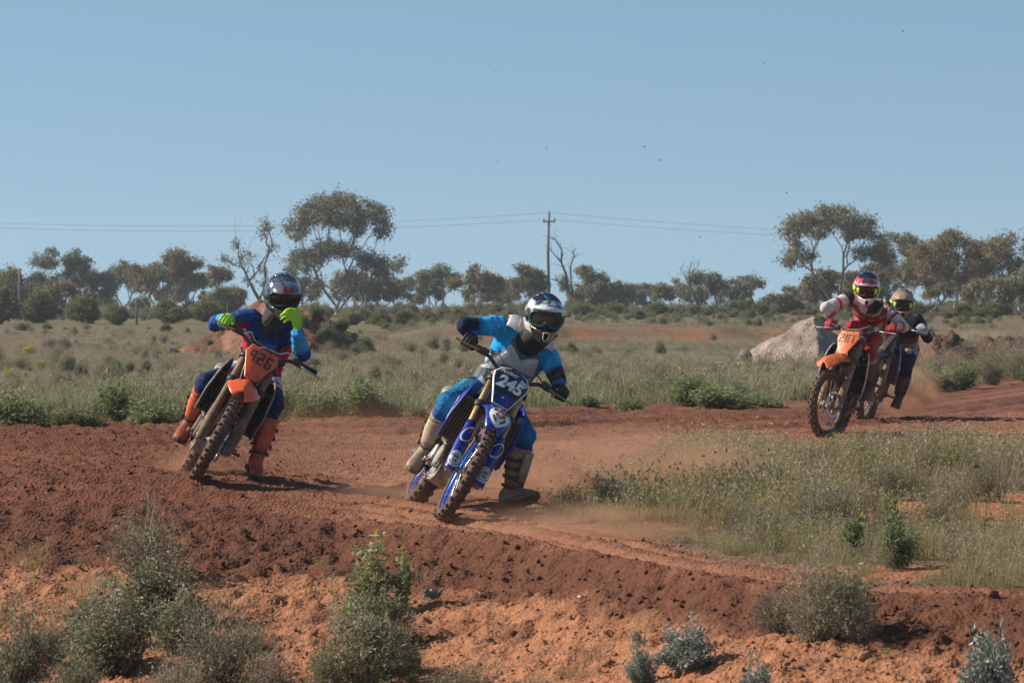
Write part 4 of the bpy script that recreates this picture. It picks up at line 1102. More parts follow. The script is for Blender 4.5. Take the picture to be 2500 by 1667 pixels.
SEG = {'0': 'abcdef', '1': 'bc', '2': 'abged', '4': 'fgbc', '5': 'afgcd', '6': 'afgecd', '9': 'abcfg', 'T': 'aT'}
def seg_digits(txt, h, w, gap, t):
    """seven-segment taped numerals as 2D rectangles (x right, y up)"""
    out = []
    W = len(txt) * w + (len(txt) - 1) * gap
    for i, ch in enumerate(txt):
        x0 = -W / 2 + i * (w + gap)
        R_ = {'a': (x0, h / 2 - t, x0 + w, h / 2), 'd': (x0, -h / 2, x0 + w, -h / 2 + t), 'g': (x0, -t / 2, x0 + w, t / 2), 'f': (x0, 0, x0 + t, h / 2), 'b': (x0 + w - t, 0, x0 + w, h / 2),
              'e': (x0, -h / 2, x0 + t, 0), 'c': (x0 + w - t, -h / 2, x0 + w, 0), 'T': (x0 + w / 2 - t / 2, -h / 2, x0 + w / 2 + t / 2, h / 2)}
        for s in SEG[ch]: out.append(R_[s])
    return out
def text_mesh(txt, size, bold=.0, shear=0.0, spacing=1.0):
    cu = bpy.data.curves.new('lettering', 'FONT'); cu.body = txt; cu.size = size; cu.offset = bold; cu.shear = shear; cu.space_character = spacing
    cu.align_x = 'CENTER'; cu.align_y = 'CENTER'; cu.extrude = .0008; cu.resolution_u = 3
    ob = bpy.data.objects.new('lettering', cu); COL.objects.link(ob)
    dg = bpy.context.evaluated_depsgraph_get(); dg.update()
    me = bpy.data.meshes.new_from_object(ob.evaluated_get(dg))
    bpy.data.objects.remove(ob); bpy.data.curves.remove(cu)
    me.materials.clear()
    return me

def make_bike(spec):
    B = empty('motorcycle', spec['loc'], spec['label'], 'motorcycle')
    B.rotation_mode = 'XYZ'
    Wm = Matrix.Translation(spec['loc']) @ Matrix.Rotation(R(spec['head'] - 90), 4, 'Z') @ Matrix.Rotation(R(-spec['lean']), 4, 'X') @ Matrix.Rotation(R(spec.get('pitch', 0)), 4, 'Y')
    B.matrix_world = Wm
    P1 = spec['plastic']; P2 = spec['plastic2']; c = spec
    # steering
    u = Vector((-.46, 0, .888)).normalized()
    S0 = Vector((-.33, 0, .90))
    St = Matrix.Translation(S0) @ Matrix.Rotation(R(spec['steer']), 4, u) @ Matrix.Translation(-S0)
    F0 = Vector((-.022, 0, .35)); fwd = u.cross(Vector((0, 1, 0))) * -1
    if fwd.x < 0: fwd = -fwd
    def fp(s, y=0, f=0): return F0 + u * s + Vector((0, y, 0)) + fwd * f
    # wheels
    wheel(B, 'front_wheel', St @ Matrix.Translation((0, 0, .35)) @ Matrix.Rotation(.3, 4, 'Y'), .350, .088, .272, FR_ROWS, 30, c['rim'], c['tyre'], 1, .135, c.get('spoke'))
    wheel(B, 'rear_wheel', Matrix.Translation((-1.48, 0, .345)) @ Matrix.Rotation(.7, 4, 'Y'), .345, .118, .248, RR_ROWS, 30, c['rim'], c['tyre'], -1, .115, c.get('spoke'))
    # fork legs
    for s in (1, -1):
        y = s * .108
        leg = MB(St).tube([fp(.27, y), fp(.30, y), fp(.45, y), fp(.60, y), fp(.765, y), fp(.78, y)], [.0245, .029, .029, .027, .027, .02], 12).build('fork_tube', c['fork'], B)
        MB(St).tube([fp(-.02, y), fp(.32, y)], .0235, 12).build('stanchion', solid('fork_chrome', (.42, .38, .33), .35, .8, dirt=.5), leg)
        lug = MB(St); lug.box(fp(0, y * .95), (.055, .045, .085), Matrix.Rotation(-R(27.4), 3, 'Y')); lug.tube([fp(.0, s * .13), fp(0, s * .085)], .016, 10)
        lug.build('axle_lug', ALU, leg)
        # guard: curved shell in front of the stanchion
        g = []
        for i in range(13):
            t = i / 12; sl = -.045 + .40 * t
            hw = c.get('gw', .031) + .010 * math.sin(math.pi * min(1, t * 1.15)) ** 1.0
            row = []
            for j in range(9):
                a = R(-112 + 224 * j / 8)
                row.append(fp(sl, y + math.sin(a) * hw, math.cos(a) * hw * .95 + .004))
            g.append(row)
        gm = MB(St).sheet(g, .004); go = gm.build('fork_guard', c['guard'], leg)
        if c.get('guard_decal'):
            # oval outline and white round badge on the guard
            ov = MB(St)
            for i in range(26):
                a0, a1 = 2 * math.pi * i / 26, 2 * math.pi * (i + 1) / 26
                def q(a, k):
                    sl = .235 + .060 * math.sin(a) * k + .025 * math.cos(a) * k; aa = (.85 * math.cos(a) * k) + .15
                    hw = .0555; return fp(sl, y + math.sin(aa) * hw, math.cos(aa) * hw * .95 + .006)
                ov.add([q(a0, 1), q(a1, 1), q(a1, .82), q(a0, .82)], [(0, 1, 2, 3), (3, 2, 1, 0)])
            ov.build('oval_emblem', c['decal_white'], go)
            bd = MB(St); blk = MB(St)
            def qb(r, a, lift):
                sl = .035 + .062 * r * math.sin(a); aa = 1.0 * r * math.cos(a); hw = .0500 + lift + .012 * (sl > .03) * 0
                return fp(sl, y + math.sin(aa) * hw, math.cos(aa) * hw * .95 + .006)
            for i in range(22):
                a0, a1 = 2 * math.pi * i / 22, 2 * math.pi * (i + 1) / 22
                for r0, r1 in ((0, .5), (.5, 1)): bd.add([qb(r0, a0, 0), qb(r0, a1, 0), qb(r1, a1, 0), qb(r1, a0, 0)], [(0, 1, 2, 3), (3, 2, 1, 0)])
            for (a0, a1, r0, r1) in ((.3, 1.2, .72, .84), (1.9, 2.8, .72, .84), (3.5, 4.4, .72, .84), (5.0, 5.9, .72, .84), (.6, 1.4, .15, .45), (2.0, 2.7, .2, .5), (3.9, 5.5, .3, .5)):
                blk.add([qb(r0, a0, .003), qb(r0, a1, .003), qb(r1, a1, .003), qb(r1, a0, .003)], [(0, 1, 2, 3), (3, 2, 1, 0)])
            bo = bd.build('beast_badge', c['decal_white'], go); blk.build('badge_stripe', BLACKP, go)
    MB(St).tube([fp(0, -.145), fp(0, .145)], .012, 10).build('front_axle', ALU, B)
    cal = MB(St); cal.box(fp(.06, .075, -.09), (.05, .035, .09), Matrix.Rotation(-R(20), 3, 'Y')); cal.build('brake_caliper', BLACKP, B)
    # triple clamps
    for s, th in ((.50, .04), (.715, .035)):
        m = MB(St); m.box(fp(s, 0, -.02), (.075, .27, th), Matrix.Rotation(-R(27.4), 3, 'Y'))
        for sd in (1, -1): m.tube([fp(s - th * .55, sd * .108), fp(s + th * .55, sd * .108)], .040, 12)
        m.build('triple_clamp', BLACKP if s > .6 else c['clamp'], B)
    MB(St).tube([fp(.46, 0, -.03), fp(.76, 0, -.03)], .028, 10).build('steering_stem', BLACKP, B)
    # handlebar
    bc = fp(.80, 0, .0)
    BAR = [Vector((bc.x - .045, s * y, bc.z + z)) + Vector((x, 0, 0)) for s, y, x, z in ((-1, .390, -.075, .070), (-1, .265, -.045, .062), (-1, .185, -.008, .050), (-1, .10, .028, .004), (-1, .03, .03, 0), (1, .03, .03, 0), (1, .10, .028, .004), (1, .185, -.008, .050), (1, .265, -.045, .062), (1, .390, -.075, .070))]
    hb = MB(St).tube(BAR, .0135, 10).build('handlebar', c.get('bar', BLACKP), B)
    for m4 in (-.05, .05): MB(St).box((bc.x - .015, m4, bc.z - .02), (.05, .035, .075)).build('bar_clamp', ALU, hb)
    MB(St).box((bc.x - .015, 0, bc.z + .022), (.055, .19, .055)).build('bar_pad', BLACKP, hb)
    grips = {}
    for s, a, b in ((1, 9, 8), (-1, 0, 1)):
        p, q = BAR[a], BAR[b]; ax = (p - q).normalized()
        g = MB(St); pts, rs = [], []
        for i in range(9):
            t = i / 8; pts.append(q.lerp(p, .06 + t * .96)); rs.append(.0175 + (.0015 if i % 2 else 0))
        rs[0] = .025; g.tube(pts, rs, 10); g.build('grip', GRIPM, hb)
        grips[s] = (St @ q.lerp(p, .66), (St.to_3x3() @ ax).normalized())
        # control perch and lever
        per = q.lerp(p, -.14)
        cb = MB(St); cb.box(per + Vector((.012, 0, 0)), (.05, .05, .045)); cb.box(per + Vector((.035, -s * .02, .012)), (.04, .05, .03)); cb.tube([per, per + Vector((.05, -s * .03, -.01))], .012, 8)
        po = cb.build('control_perch', BLACKP, hb)
        lv = [per + Vector((.045, s * .01, -.005)), per + Vector((.075, s * .05, -.010)), per + Vector((.068, s * .12, -.014)), per + Vector((.055, s * .185, -.016)), per + Vector((.058, s * .20, -.016))]
        MB(St).tube(lv, [.009, .007, .006, .006, .008], 7).build('lever', c.get('lever', ALU), po)
        # hand-guard style cable
        MB(St).tube([per + Vector((.03, -s * .02, .0)), per + Vector((.07, -s * .10, .035)), bc + Vector((.08, s * .10, .055)), bc + Vector((.10, -s * .02, .045)), bc + Vector((.09, -s * .10, -.02)), fp(.50, -s * .06, .05)], .0048, 6).build('cable', c['cable'] if s > 0 else BLACKP, hb)
    # number plate
    PW = c['plate']
    def pp(x, z, f=.0):     # x across (rider's left +), z up the plate from its centre
        bulge = .030 * (1 - (x / .14) ** 2)
        return fp(.655 + z, x, .075 + bulge + f)
    outl = PW['outline']
    rings = []
    for sc_, f in ((.93, -.010), (1, -.006), (1, .0), (.965, .004)):
        rings.append([pp(x * sc_, z * sc_, f) for x, z in outl])
    mb = MB(St); mb.loft(rings, False, False)
    nO = len(outl)
    # front face as grid fan to keep the bulge
    face = []
    for k in range(6):
        face.append([pp(x * .965 * k / 5, z * .965 * k / 5, .004) for x, z in outl])
    vs = [v for r in face for v in r]; fs = []
    for i in range(5):
        for k in range(nO):
            k2 = (k + 1) % nO; fs.append((i * nO + k, (i + 1) * nO + k, (i + 1) * nO + k2, i * nO + k2))
    mb.add(vs, fs, True)
    plate = mb.build('number_plate', PW['mat'], B)
    if 'field' in PW:
        fm = MB(St)
        for (nm, poly, mt) in PW['field']:
            f_ = MB(St); cx = sum(p[0] for p in poly) / len(poly); cz = sum(p[1] for p in poly) / len(poly); fr = []
            for k in range(5): fr.append([pp(cx + (x - cx) * k / 4, cz + (z - cz) * k / 4, .0065) for x, z in poly])
            n_ = len(poly); vs = [v for r in fr for v in r]
            f_.add(vs, [(i * n_ + k, (i + 1) * n_ + k, (i + 1) * n_ + (k + 1) % n_, i * n_ + (k + 1) % n_) for i in range(4) for k in range(n_)], True)
            f_.build(nm, mt, plate)
    if PW['style'] == 'tape':
        for (x0, z0, x1, z1) in seg_digits(PW['text'], .098, .046, .017, .0150):
            d_ = MB(St)
            # rider's left is image right when the bike faces us: x right as seen from the front = +y
            pts = []
            for (x, z) in ((x0, z0), (x1, z0), (x1, z1), (x0, z1)): pts.append(pp(x, z + PW.get('dz', .03), .0075))
            d_.add(pts, [(0, 1, 2, 3)]); d_.build('tape_stroke', PW['ink'], plate)
    for (txt, size, bold, shear, x, z, rot, mt) in PW.get('texts', []):
        me = text_mesh(txt, size, bold, shear)
        co = np.empty(len(me.vertices) * 3, np.float32); me.vertices.foreach_get('co', co); co = co.reshape(-1, 3)
        cr_, sr_ = math.cos(rot), math.sin(rot)
        out = np.array([St @ pp(x + v[0] * cr_ - v[1] * sr_, z + v[0] * sr_ + v[1] * cr_, .0085 + v[2]) for v in co], np.float32)
        me.vertices.foreach_set('co', out.ravel()); me.update()
        link('lettering', me, mt, plate)
    # front fender
    path = [(-.40, .815, .075), (-.28, .835, .095), (-.15, .838, .105), (-.02, .828, .098), (.07, .805, .090), (.13, .770, .082), (.178, .722, .066), (.205, .680, .038)]
    if c.get('sharp'): path = [(-.40, .815, .08), (-.28, .84, .10), (-.15, .845, .115), (-.02, .84, .125), (.06, .822, .125), (.11, .800, .11), (.155, .770, .07), (.168, .755, .045)]
    grid = []
    for (x, z, hw) in path:
        row = []
        for j in range(11):
            t = -1 + 2 * j / 10
            if c.get('sharp'): dz = -.040 * abs(t) ** 1.0 - (.018 if abs(t) > .75 else 0) + (.006 if abs(t) < .25 else 0)
            else: dz = -.045 * abs(t) ** 2.2
            row.append(Vector((x, t * hw, z + dz)))
        grid.append(row)
    fen = MB(St).sheet(grid, -.004).build('front_fender', c['fender'], B)
    if c.get('fender_badge'):
        # round pale badge with black stripes and a red ring at the fender tip
        def fs_(x, t):
            zz = np.interp(x, [p[0] for p in path], [p[1] for p in path]); hw = np.interp(x, [p[0] for p in path], [p[2] for p in path])
            return Vector((x, t * hw, zz - .045 * abs(t) ** 2.2))
        def patch(nm, mt, poly, lift, par):
            cx = sum(p[0] for p in poly) / len(poly); ct = sum(p[1] for p in poly) / len(poly); n_ = len(poly); m = MB(St); vs = []
            for k in range(4):
                for (x, t) in poly: vs.append(fs_(cx + (x - cx) * k / 3, ct + (t - ct) * k / 3) + Vector((.3, 0, .95)) * lift)
            m.add(vs, [(i * n_ + k, (i + 1) * n_ + k, (i + 1) * n_ + (k + 1) % n_, i * n_ + (k + 1) % n_) for i in range(3) for k in range(n_)], True)
            return m.build(nm, mt, par)
        circ = lambda cx, ct, rx, rt, a0=0, a1=6.283, n=16: [(cx + rx * math.cos(a0 + (a1 - a0) * i / n), ct + rt * math.sin(a0 + (a1 - a0) * i / n)) for i in range(n)]
        bg = patch('fender_emblem', c['decal_white'], circ(.105, 0, .095, .84), .009, fen)
        def arc(cx, ct, rx, rt, a0, a1, k, mt, lift=.0125):
            o_ = [(cx + rx * math.cos(a0 + (a1 - a0) * i / 8), ct + rt * math.sin(a0 + (a1 - a0) * i / 8)) for i in range(9)]
            i_ = [(cx + rx * k * math.cos(a1 + (a0 - a1) * i / 8), ct + rt * k * math.sin(a1 + (a0 - a1) * i / 8)) for i in range(9)]
            patch('emblem_stripe', mt, o_ + i_, lift, fen)
        for a0, a1 in ((.35, 1.15), (1.9, 2.7), (3.6, 4.4), (5.1, 5.9)): arc(.105, 0, .082, .66, a0, a1, .80, BLACKP)
        for a0, a1 in ((.9, 1.4), (1.75, 2.3), (4.0, 4.5), (4.9, 5.4), (2.75, 3.5)): arc(.105, 0, .060, .46, a0, a1, .72, BLACKP)
        redm = solid('decal_red', (.45, .012, .02), .4)
        for a0, a1 in ((0, 2.0), (2.2, 4.1), (4.3, 6.1)): arc(.115, 0, .040, .30, a0, a1, .68, redm, .0155)
    # frame
    m = MB()
    for s in (1, -1):
        m.tube([(-.36, s * .03, .80), (-.50, s * .10, .74), (-.75, s * .125, .60), (-.98, s * .125, .46), (-1.0, s * .12, .36), (-.90, s * .10, .27), (-.62, s * .09, .245), (-.46, s * .06, .34), (-.385, s * .03, .62), (-.35, s * .025, .76)], [.03, .03, .03, .032, .028, .02, .019, .02, .022, .028], 8, False)
        m.tube([(-.80, s * .09, .60), (-1.15, s * .085, .80), (-1.45, s * .06, .86)], .012, 6)
    m.tube([(-.34, 0, .70), (-.385, 0, .90)], .036, 10)
    m.build('frame', c['frame'], B)
    m = MB(); m.prism([(-.50, .26), (-.45, .36), (-.53, .27), (-.92, .235), (-.94, .22), (-.60, .225)], 'y', .10); m.build('skid_plate', ALU, B)
    # engine
    m = MB()
    m.prism([(-.56, .34), (-.58, .46), (-.66, .52), (-.84, .53), (-.96, .47), (-.98, .36), (-.90, .275), (-.66, .26)], 'y', .105, 0, .08)
    m.tube([(-.60, -.105, .39), (-.60, -.135, .39), (-.60, -.140, .39)], [.085, .085, .065], 20)
    m.tube([(-.80, -.105, .40), (-.80, -.150, .40), (-.80, -.158, .40)], [.098, .098, .075], 20)
    m.tube([(-.64, .105, .39), (-.64, .135, .39), (-.64, .14, .39)], [.085, .082, .06], 20)
    eng = m.build('engine', c['engine'], B)
    m = MB(); rt = Matrix.Rotation(R(12), 3, 'Y')
    for k in range(6): m.box((-.655 + .008 * k, 0, .545 + .028 * k), (.15, .165, .016), rt)
    m.box((-.635, 0, .62), (.12, .13, .20), rt); m.box((-.615, 0, .735), (.13, .14, .06), rt)
    m.build('cylinder', ALU, eng)
    # exhaust
    m = MB().tube([(-.58, -.03, .64), (-.50, -.06, .62), (-.445, -.10, .54), (-.47, -.13, .47), (-.58, -.15, .50), (-.80, -.155, .60), (-1.0, -.15, .68)], [.021, .021, .021, .022, .022, .024, .027], 10)
    ex = m.build('exhaust_pipe', c.get('pipe', CHAINM), B)
    MB().tube([(-1.0, -.15, .68), (-1.05, -.155, .70), (-1.45, -.16, .82), (-1.50, -.16, .835)], [.03, .055, .055, .035], 12).build('muffler', ALU, ex)
    # radiators with louvres
    for s in (1, -1):
        rr = MB(); rr.box((-.47, s * .145, .655), (.05, .12, .27), Matrix.Rotation(R(10), 3, 'Y')); ro = rr.build('radiator', BLACKP, B)
        fr = MB(); q = Matrix.Rotation(R(10), 3, 'Y')
        fr.box((-.428, s * .085, .66), (.035, .012, .31), q); fr.box((-.428, s * .212, .66), (.035, .012, .31), q); fr.box((-.405, s * .148, .812), (.035, .138, .014), q); fr.box((-.452, s * .148, .508), (.035, .138, .014), q)
        fr.build('louvre_frame', c['louvre'], ro)
        for k in range(6):
            lv = MB(); lv.box((-.425, s * (.100 + .0192 * k), .66), (.030, .0075, .298), q @ Matrix.Rotation(s * R(28), 3, 'Z')); lv.build('louvre', c['louvre'], ro)
        # shroud
        outs = [(-.335, .835), (-.36, .66), (-.415, .505), (-.47, .49), (-.60, .555), (-.78, .63), (-.98, .74), (-1.0, .80), (-.80, .83), (-.62, .90), (-.45, .925), (-.37, .90)]
        def sy(x, z): return s * (np.interp(x, [-1.0, -.75, -.5, -.36, -.33], [.115, .165, .222, .232, .222]) - .05 * max(0, (z - .80)) / .12)
        gi = []
        cx = -.6; cz = .72
        m = MB(); n_ = len(outs); vs = []
        for k in range(6):
            for (x, z) in outs: xx, zz = cx + (x - cx) * k / 5, cz + (z - cz) * k / 5; vs.append((xx, sy(xx, zz), zz))
        for k in range(6):
            for (x, z) in outs: xx, zz = cx + (x - cx) * k / 5, cz + (z - cz) * k / 5; vs.append((xx, sy(xx, zz) - s * .006, zz))
        o2 = 6 * n_; fs = []
        for i in range(5):
            for k in range(n_):
                k2 = (k + 1) % n_; f1 = (i * n_ + k, (i + 1) * n_ + k, (i + 1) * n_ + k2, i * n_ + k2); fs.append(f1); fs.append(tuple(o2 + a for a in reversed(f1)))
        for k in range(n_): k2 = (k + 1) % n_; fs.append((5 * n_ + k, 5 * n_ + k2, o2 + 5 * n_ + k2, o2 + 5 * n_ + k))
        m.add(vs, fs, False); sh = m.build('radiator_shroud', P1, B)
        m = MB(); n_ = 5
        poly = [(-.42, .80), (-.45, .60), (-.62, .60), (-.88, .75), (-.62, .82)]; cx2 = -.6; cz2 = .71; vs = []
        for k in range(4):
            for (x, z) in poly: xx, zz = cx2 + (x - cx2) * k / 3, cz2 + (z - cz2) * k / 3; vs.append((xx, sy(xx, zz) + s * .003, zz))
        m.add(vs, [(i * n_ + k, (i + 1) * n_ + k, (i + 1) * n_ + (k + 1) % n_, i * n_ + (k + 1) % n_) for i in range(3) for k in range(n_)], False); m.build('shroud_graphic', P2, sh)
        # edge trim seen from the front
        MB().tube([(x + .003, sy(x, z) + s * .001, z) for x, z in [(-.45, .925), (-.37, .90), (-.335, .835), (-.36, .66), (-.415, .505), (-.47, .49), (-.60, .555)]], .0075, 6).build('shroud_edge', c['edge'], sh)
    # tank, seat, panels, rear fender
    def body_loft(secs, n=14):
        rings = []
        for (x, z0, z1, hw, pw) in secs:
            ring = []
            for i in range(n):
                a = 2 * math.pi * i / n; ca, sa = math.cos(a), math.sin(a)
                ring.append(Vector((x, hw * math.copysign(abs(ca) ** pw, ca), (z0 + z1) / 2 + (z1 - z0) / 2 * math.copysign(abs(sa) ** pw, sa))))
            rings.append(ring)
        return rings
    MB().loft(body_loft([(-.40, .80, .88, .05, .8), (-.46, .74, .925, .10, .7), (-.58, .70, .94, .125, .7), (-.72, .70, .93, .11, .7), (-.84, .74, .90, .08, .8)])).build('fuel_tank', c.get('tank', BLACKP), B)
    MB().loft(body_loft([(-.62, .90, .945, .05, .8), (-.72, .86, .955, .080, .6), (-.90, .83, .95, .085, .6), (-1.10, .82, .945, .095, .6), (-1.32, .85, .955, .09, .6), (-1.42, .88, .95, .06, .8)])).build('seat', c['seat'], B)
    for s in (1, -1):
        m = MB(); m.prism([(-.98, .76), (-1.02, .60), (-1.20, .62), (-1.42, .80), (-1.40, .87), (-1.10, .84)], 'y', .004, s * .135); m.build('side_panel', P1, B)
    grid = []
    for (x, z, hw) in [(-1.30, .87, .095), (-1.45, .905, .105), (-1.60, .93, .10), (-1.72, .945, .085), (-1.80, .945, .06)]:
        grid.append([Vector((x, t * hw, z - .05 * abs(t) ** 2)) for t in (-1, -.7, -.35, 0, .35, .7, 1)])
    MB().sheet(grid, -.004).build('rear_fender', P1, B)
    # swingarm, shock, chain, pegs, pedals
    m = MB()
    for s in (1, -1): m.tube([(-.98, s * .095, .40), (-1.15, s * .115, .39), (-1.48, s * .115, .345), (-1.53, s * .115, .34)], [.035, .032, .026, .018], 8)
    m.tube([(-1.02, -.1, .40), (-1.02, .1, .40)], .035, 8); m.tube([(-1.10, -.11, .395), (-1.10, .11, .395)], .028, 8)
    m.tube([(-1.48, -.14, .345), (-1.48, .14, .345)], .012, 8)
    m.build('swingarm', c.get('swing', ALU), B)
    m = MB(); pts = []
    for i in range(60):
        t = i / 59; a = t * 6.283 * 6; cpt = Vector((-.98, 0, .76)).lerp(Vector((-1.06, 0, .44)), t); pts.append(cpt + Vector((math.cos(a) * .032, math.sin(a) * .032, 0)))
    m.tube(pts, .006, 5); m.build('shock_spring', c.get('spring', STEEL), B)
    m = MB()
    m.tube([(-.88, .10, .455), (-1.48, .098, .445)], .008, 5); m.tube([(-.88, .10, .355), (-1.48, .098, .245)], .008, 5)
    m.tube([(-1.48, .092, .345), (-1.48, .102, .345)], [.10, .10], 24)
    m.build('chain_drive', CHAINM, B)
    pegs = {}
    for s in (1, -1):
        m = MB(); m.box((-.93, s * .20, .345), (.05, .095, .018)); m.tube([(-.93, s * .12, .335), (-.93, s * .16, .345)], .014, 8)
        for k in range(4): m.box((-.93, s * (.17 + .022 * k), .357), (.05, .005, .012))
        m.build('footpeg', STEEL if s < 0 else CHAINM, B); pegs[s] = Vector((-.93, s * .205, .365))
    MB().tube([(-.94, -.14, .33), (-.80, -.175, .32), (-.72, -.175, .345)], [.008, .008, .011], 6).build('brake_pedal', ALU, B)
    MB().tube([(-.83, .13, .34), (-.74, .155, .335), (-.68, .17, .37), (-.68, .20, .37)], [.009, .008, .008, .010], 6).build('gear_lever', ALU, B)
    return {'root': B, 'W': Wm, 'grips': grips, 'pegs': pegs, 'St': St}
def at_px(px, py, d): return pix(px, py, d)
def plate_outline_mx(w0=.13, w1=.09, h0=.14, h1=-.15, rnd=True):
    return [(-.06, h1), (.06, h1), (w1, -.06), (w0 - .005, .04), (w0, .085), (.095, h0 - .012), (.04, h0), (-.04, h0), (-.095, h0 - .012), (-w0, .085), (-w0 + .005, .04), (-w1, -.06)]
BLUE = solid('royal_blue_plastic', (.010, .022, .26), .35, dirt=.12, coat=.3)
BLUERIM = solid('blue_anodised_rim', (.015, .09, .45), .35, .55, dirt=.25)
ORANGE = solid('orange_plastic', (.80, .115, .026), .38, dirt=.14, coat=.2)
ORANGE2 = solid('scuffed_orange_plastic', (.78, .15, .04), .42, dirt=.22)
WHITEP = solid('white_decal', (.72, .73, .76), .4, dirt=.05, scale=30)
NAVYP = solid('dark_navy_decal', (.012, .014, .035), .35, dirt=.05)
GOLD = solid('gold_fork', (.42, .27, .12), .35, .7, dirt=.35)
MUDDY = solid('muddy_fork', (.30, .22, .14), .6, .3, dirt=.75, mud=(.20, .115, .065))
LOUV = solid('muddy_louvre', (.12, .10, .085), .7, dirt=.85, mud=(.21, .135, .085))
BLKENG = solid('dark_engine', (.10, .095, .09), .45, .6, dirt=.45)
TAPE = solid('grey_tape', (.045, .032, .028), .6, var=.2)
TAPE2 = solid('worn_tape', (.20, .115, .055), .7, dirt=.5, mud=(.55, .16, .06), scale=40)
WHITEPL = solid('white_plastic', (.62, .62, .66), .4, dirt=.35)
BIKES = {}
d1 = 27.4
BIKES['blue'] = make_bike(dict(loc=at_px(1070, 1272, d1) + Vector((0, 0, .0)), head=9.0, lean=30.5, steer=-2, label='blue leaning motocross bike with white number 245 on its plate',
    plastic=BLUE, plastic2=WHITEPL, rim=BLUERIM, tyre=RUBBER, fork=GOLD, guard=BLUE, guard_decal=True, decal_white=WHITEP, clamp=BLACKP, cable=BLACKP, fender=BLUE, fender_badge=True, frame=ALU, engine=ALU, louvre=LOUV, edge=solid('blue_trim', (.03, .04, .42), .35), seat=BLACKP, bar=BLACKP, lever=GOLD, tank=BLUE,
    plate=dict(mat=WHITEP, outline=plate_outline_mx(), style='text', field=[('plate_background', [(x * .93, z * .94) for x, z in plate_outline_mx()], NAVYP), ('plate_panel', [(-.055, -.132), (.055, -.132), (.082, -.062), (.03, -.050), (-.05, -.050), (-.082, -.062)], BLUE), ('plate_panel', [(.035, .125), (.085, .112), (.118, .078), (.112, .052), (.03, .082)], BLUE)],
        texts=[('245', .118, .0055, .12, 0, .022, -.02, WHITEP), ('PLUSHY', .034, .0012, .15, -.035, .100, -.04, WHITEP), ('RKS', .034, .0012, .15, .080, .082, -.22, WHITEP), ('n', .03, .0005, .2, -.01, -.085, 0, WHITEP)])))
d2 = 29.8
kout = [(-.045, -.135), (.045, -.135), (.075, -.06), (.122, .06), (.104, .135), (-.104, .135), (-.122, .06), (-.075, -.06)]
BIKES['orange'] = make_bike(dict(loc=at_px(462, 1187, d2), head=6.0, lean=30.5, steer=-3, label='muddy orange motocross bike with taped number 926 on its plate',
    plastic=BLACKP, plastic2=MUD, rim=solid('black_rim', (.03, .03, .03), .4, .5, dirt=.5), tyre=RUBBER, fork=MUDDY, guard=solid('muddy_guard', (.26, .21, .165), .6, dirt=.75, mud=(.17, .10, .06)), gw=.026, spoke=solid('muddy_spoke', (.28, .24, .20), .5, .5, dirt=.6), decal_white=WHITEP, clamp=BLACKP, cable=solid('grey_cable', (.45, .43, .40), .5), fender=ORANGE, sharp=True, frame=solid('muddy_frame', (.30, .27, .24), .6, .3, dirt=.7), engine=BLKENG, louvre=BLACKP, edge=solid('grey_trim', (.30, .28, .26), .5, dirt=.4), seat=BLACKP, lever=ALU,
    plate=dict(mat=ORANGE, outline=kout, style='tape', text='926', ink=TAPE, dz=.042)))
d3 = 41.7
BIKES['red'] = make_bike(dict(loc=at_px(2000, 1072, d3), head=-11.0, lean=17.0, steer=-26, label='orange motocross bike with faded taped number, front wheel turned outward',
    plastic=BLACKP, plastic2=WHITEPL, rim=MATS['black_rim'], tyre=RUBBER, fork=MUDDY, guard=solid('tan_guard', (.32, .24, .16), .6, dirt=.7, mud=(.22, .125, .07)), gw=.026, spoke=solid('muddy_spoke', (.28, .24, .20), .5, .5, dirt=.6), decal_white=WHITEP, clamp=BLACKP, cable=MATS['grey_cable'], fender=ORANGE2, sharp=True, frame=MATS['muddy_frame'], engine=BLKENG, louvre=BLACKP, edge=WHITEPL, seat=BLACKP, lever=ALU,
    plate=dict(mat=ORANGE2, outline=kout, style='tape', text='20T', ink=TAPE2, dz=.045)))
d4 = 46.9
BIKES['navy'] = make_bike(dict(loc=at_px(2100, 1035, d4), head=-8.0, lean=15.5, steer=-12, label='dusty blue and white motocross bike half hidden behind another rider',
    plastic=BLUE, plastic2=WHITEPL, rim=solid('muddy_rim', (.06, .06, .08), .5, .4, dirt=.75), tyre=RUBBER, fork=MUDDY, guard=MATS['muddy_guard'], decal_white=WHITEP, clamp=BLACKP, cable=BLACKP, fender=solid('dusty_blue_plastic', (.05, .055, .16), .5, dirt=.45), frame=ALU, engine=BLKENG, louvre=LOUV, edge=solid('pale_blue_trim', (.22, .22, .50), .4), seat=BLACKP, lever=ALU,
    plate=dict(mat=solid('grey_white_plate', (.16, .17, .19), .5, dirt=.45), outline=plate_outline_mx(), style='none')))
# ------------------------------------------------------------------ riders
def eval_mods(ob):
    dg = bpy.context.evaluated_depsgraph_get(); dg.update()
    me = bpy.data.meshes.new_from_object(ob.evaluated_get(dg), preserve_all_data_layers=True, depsgraph=dg)
    return me
def remesh(mb, name, voxel=.010, smooth=4):
    me0 = mb.mesh(name + '_tmp'); ob = bpy.data.objects.new(name + '_tmp', me0); COL.objects.link(ob)
    m = ob.modifiers.new('r', 'REMESH'); m.mode = 'VOXEL'; m.voxel_size = voxel; m.use_smooth_shade = True
    if smooth: s = ob.modifiers.new('s', 'SMOOTH'); s.factor = .5; s.iterations = smooth
    me = eval_mods(ob); bpy.data.objects.remove(ob); bpy.data.meshes.remove(me0)
    me.name = name
    me.polygons.foreach_set('use_smooth', np.ones(len(me.polygons), bool))
    return me
def coords(me):
    co = np.empty(len(me.vertices) * 3, np.float32); me.vertices.foreach_get('co', co); return co.reshape(-1, 3).astype(float)
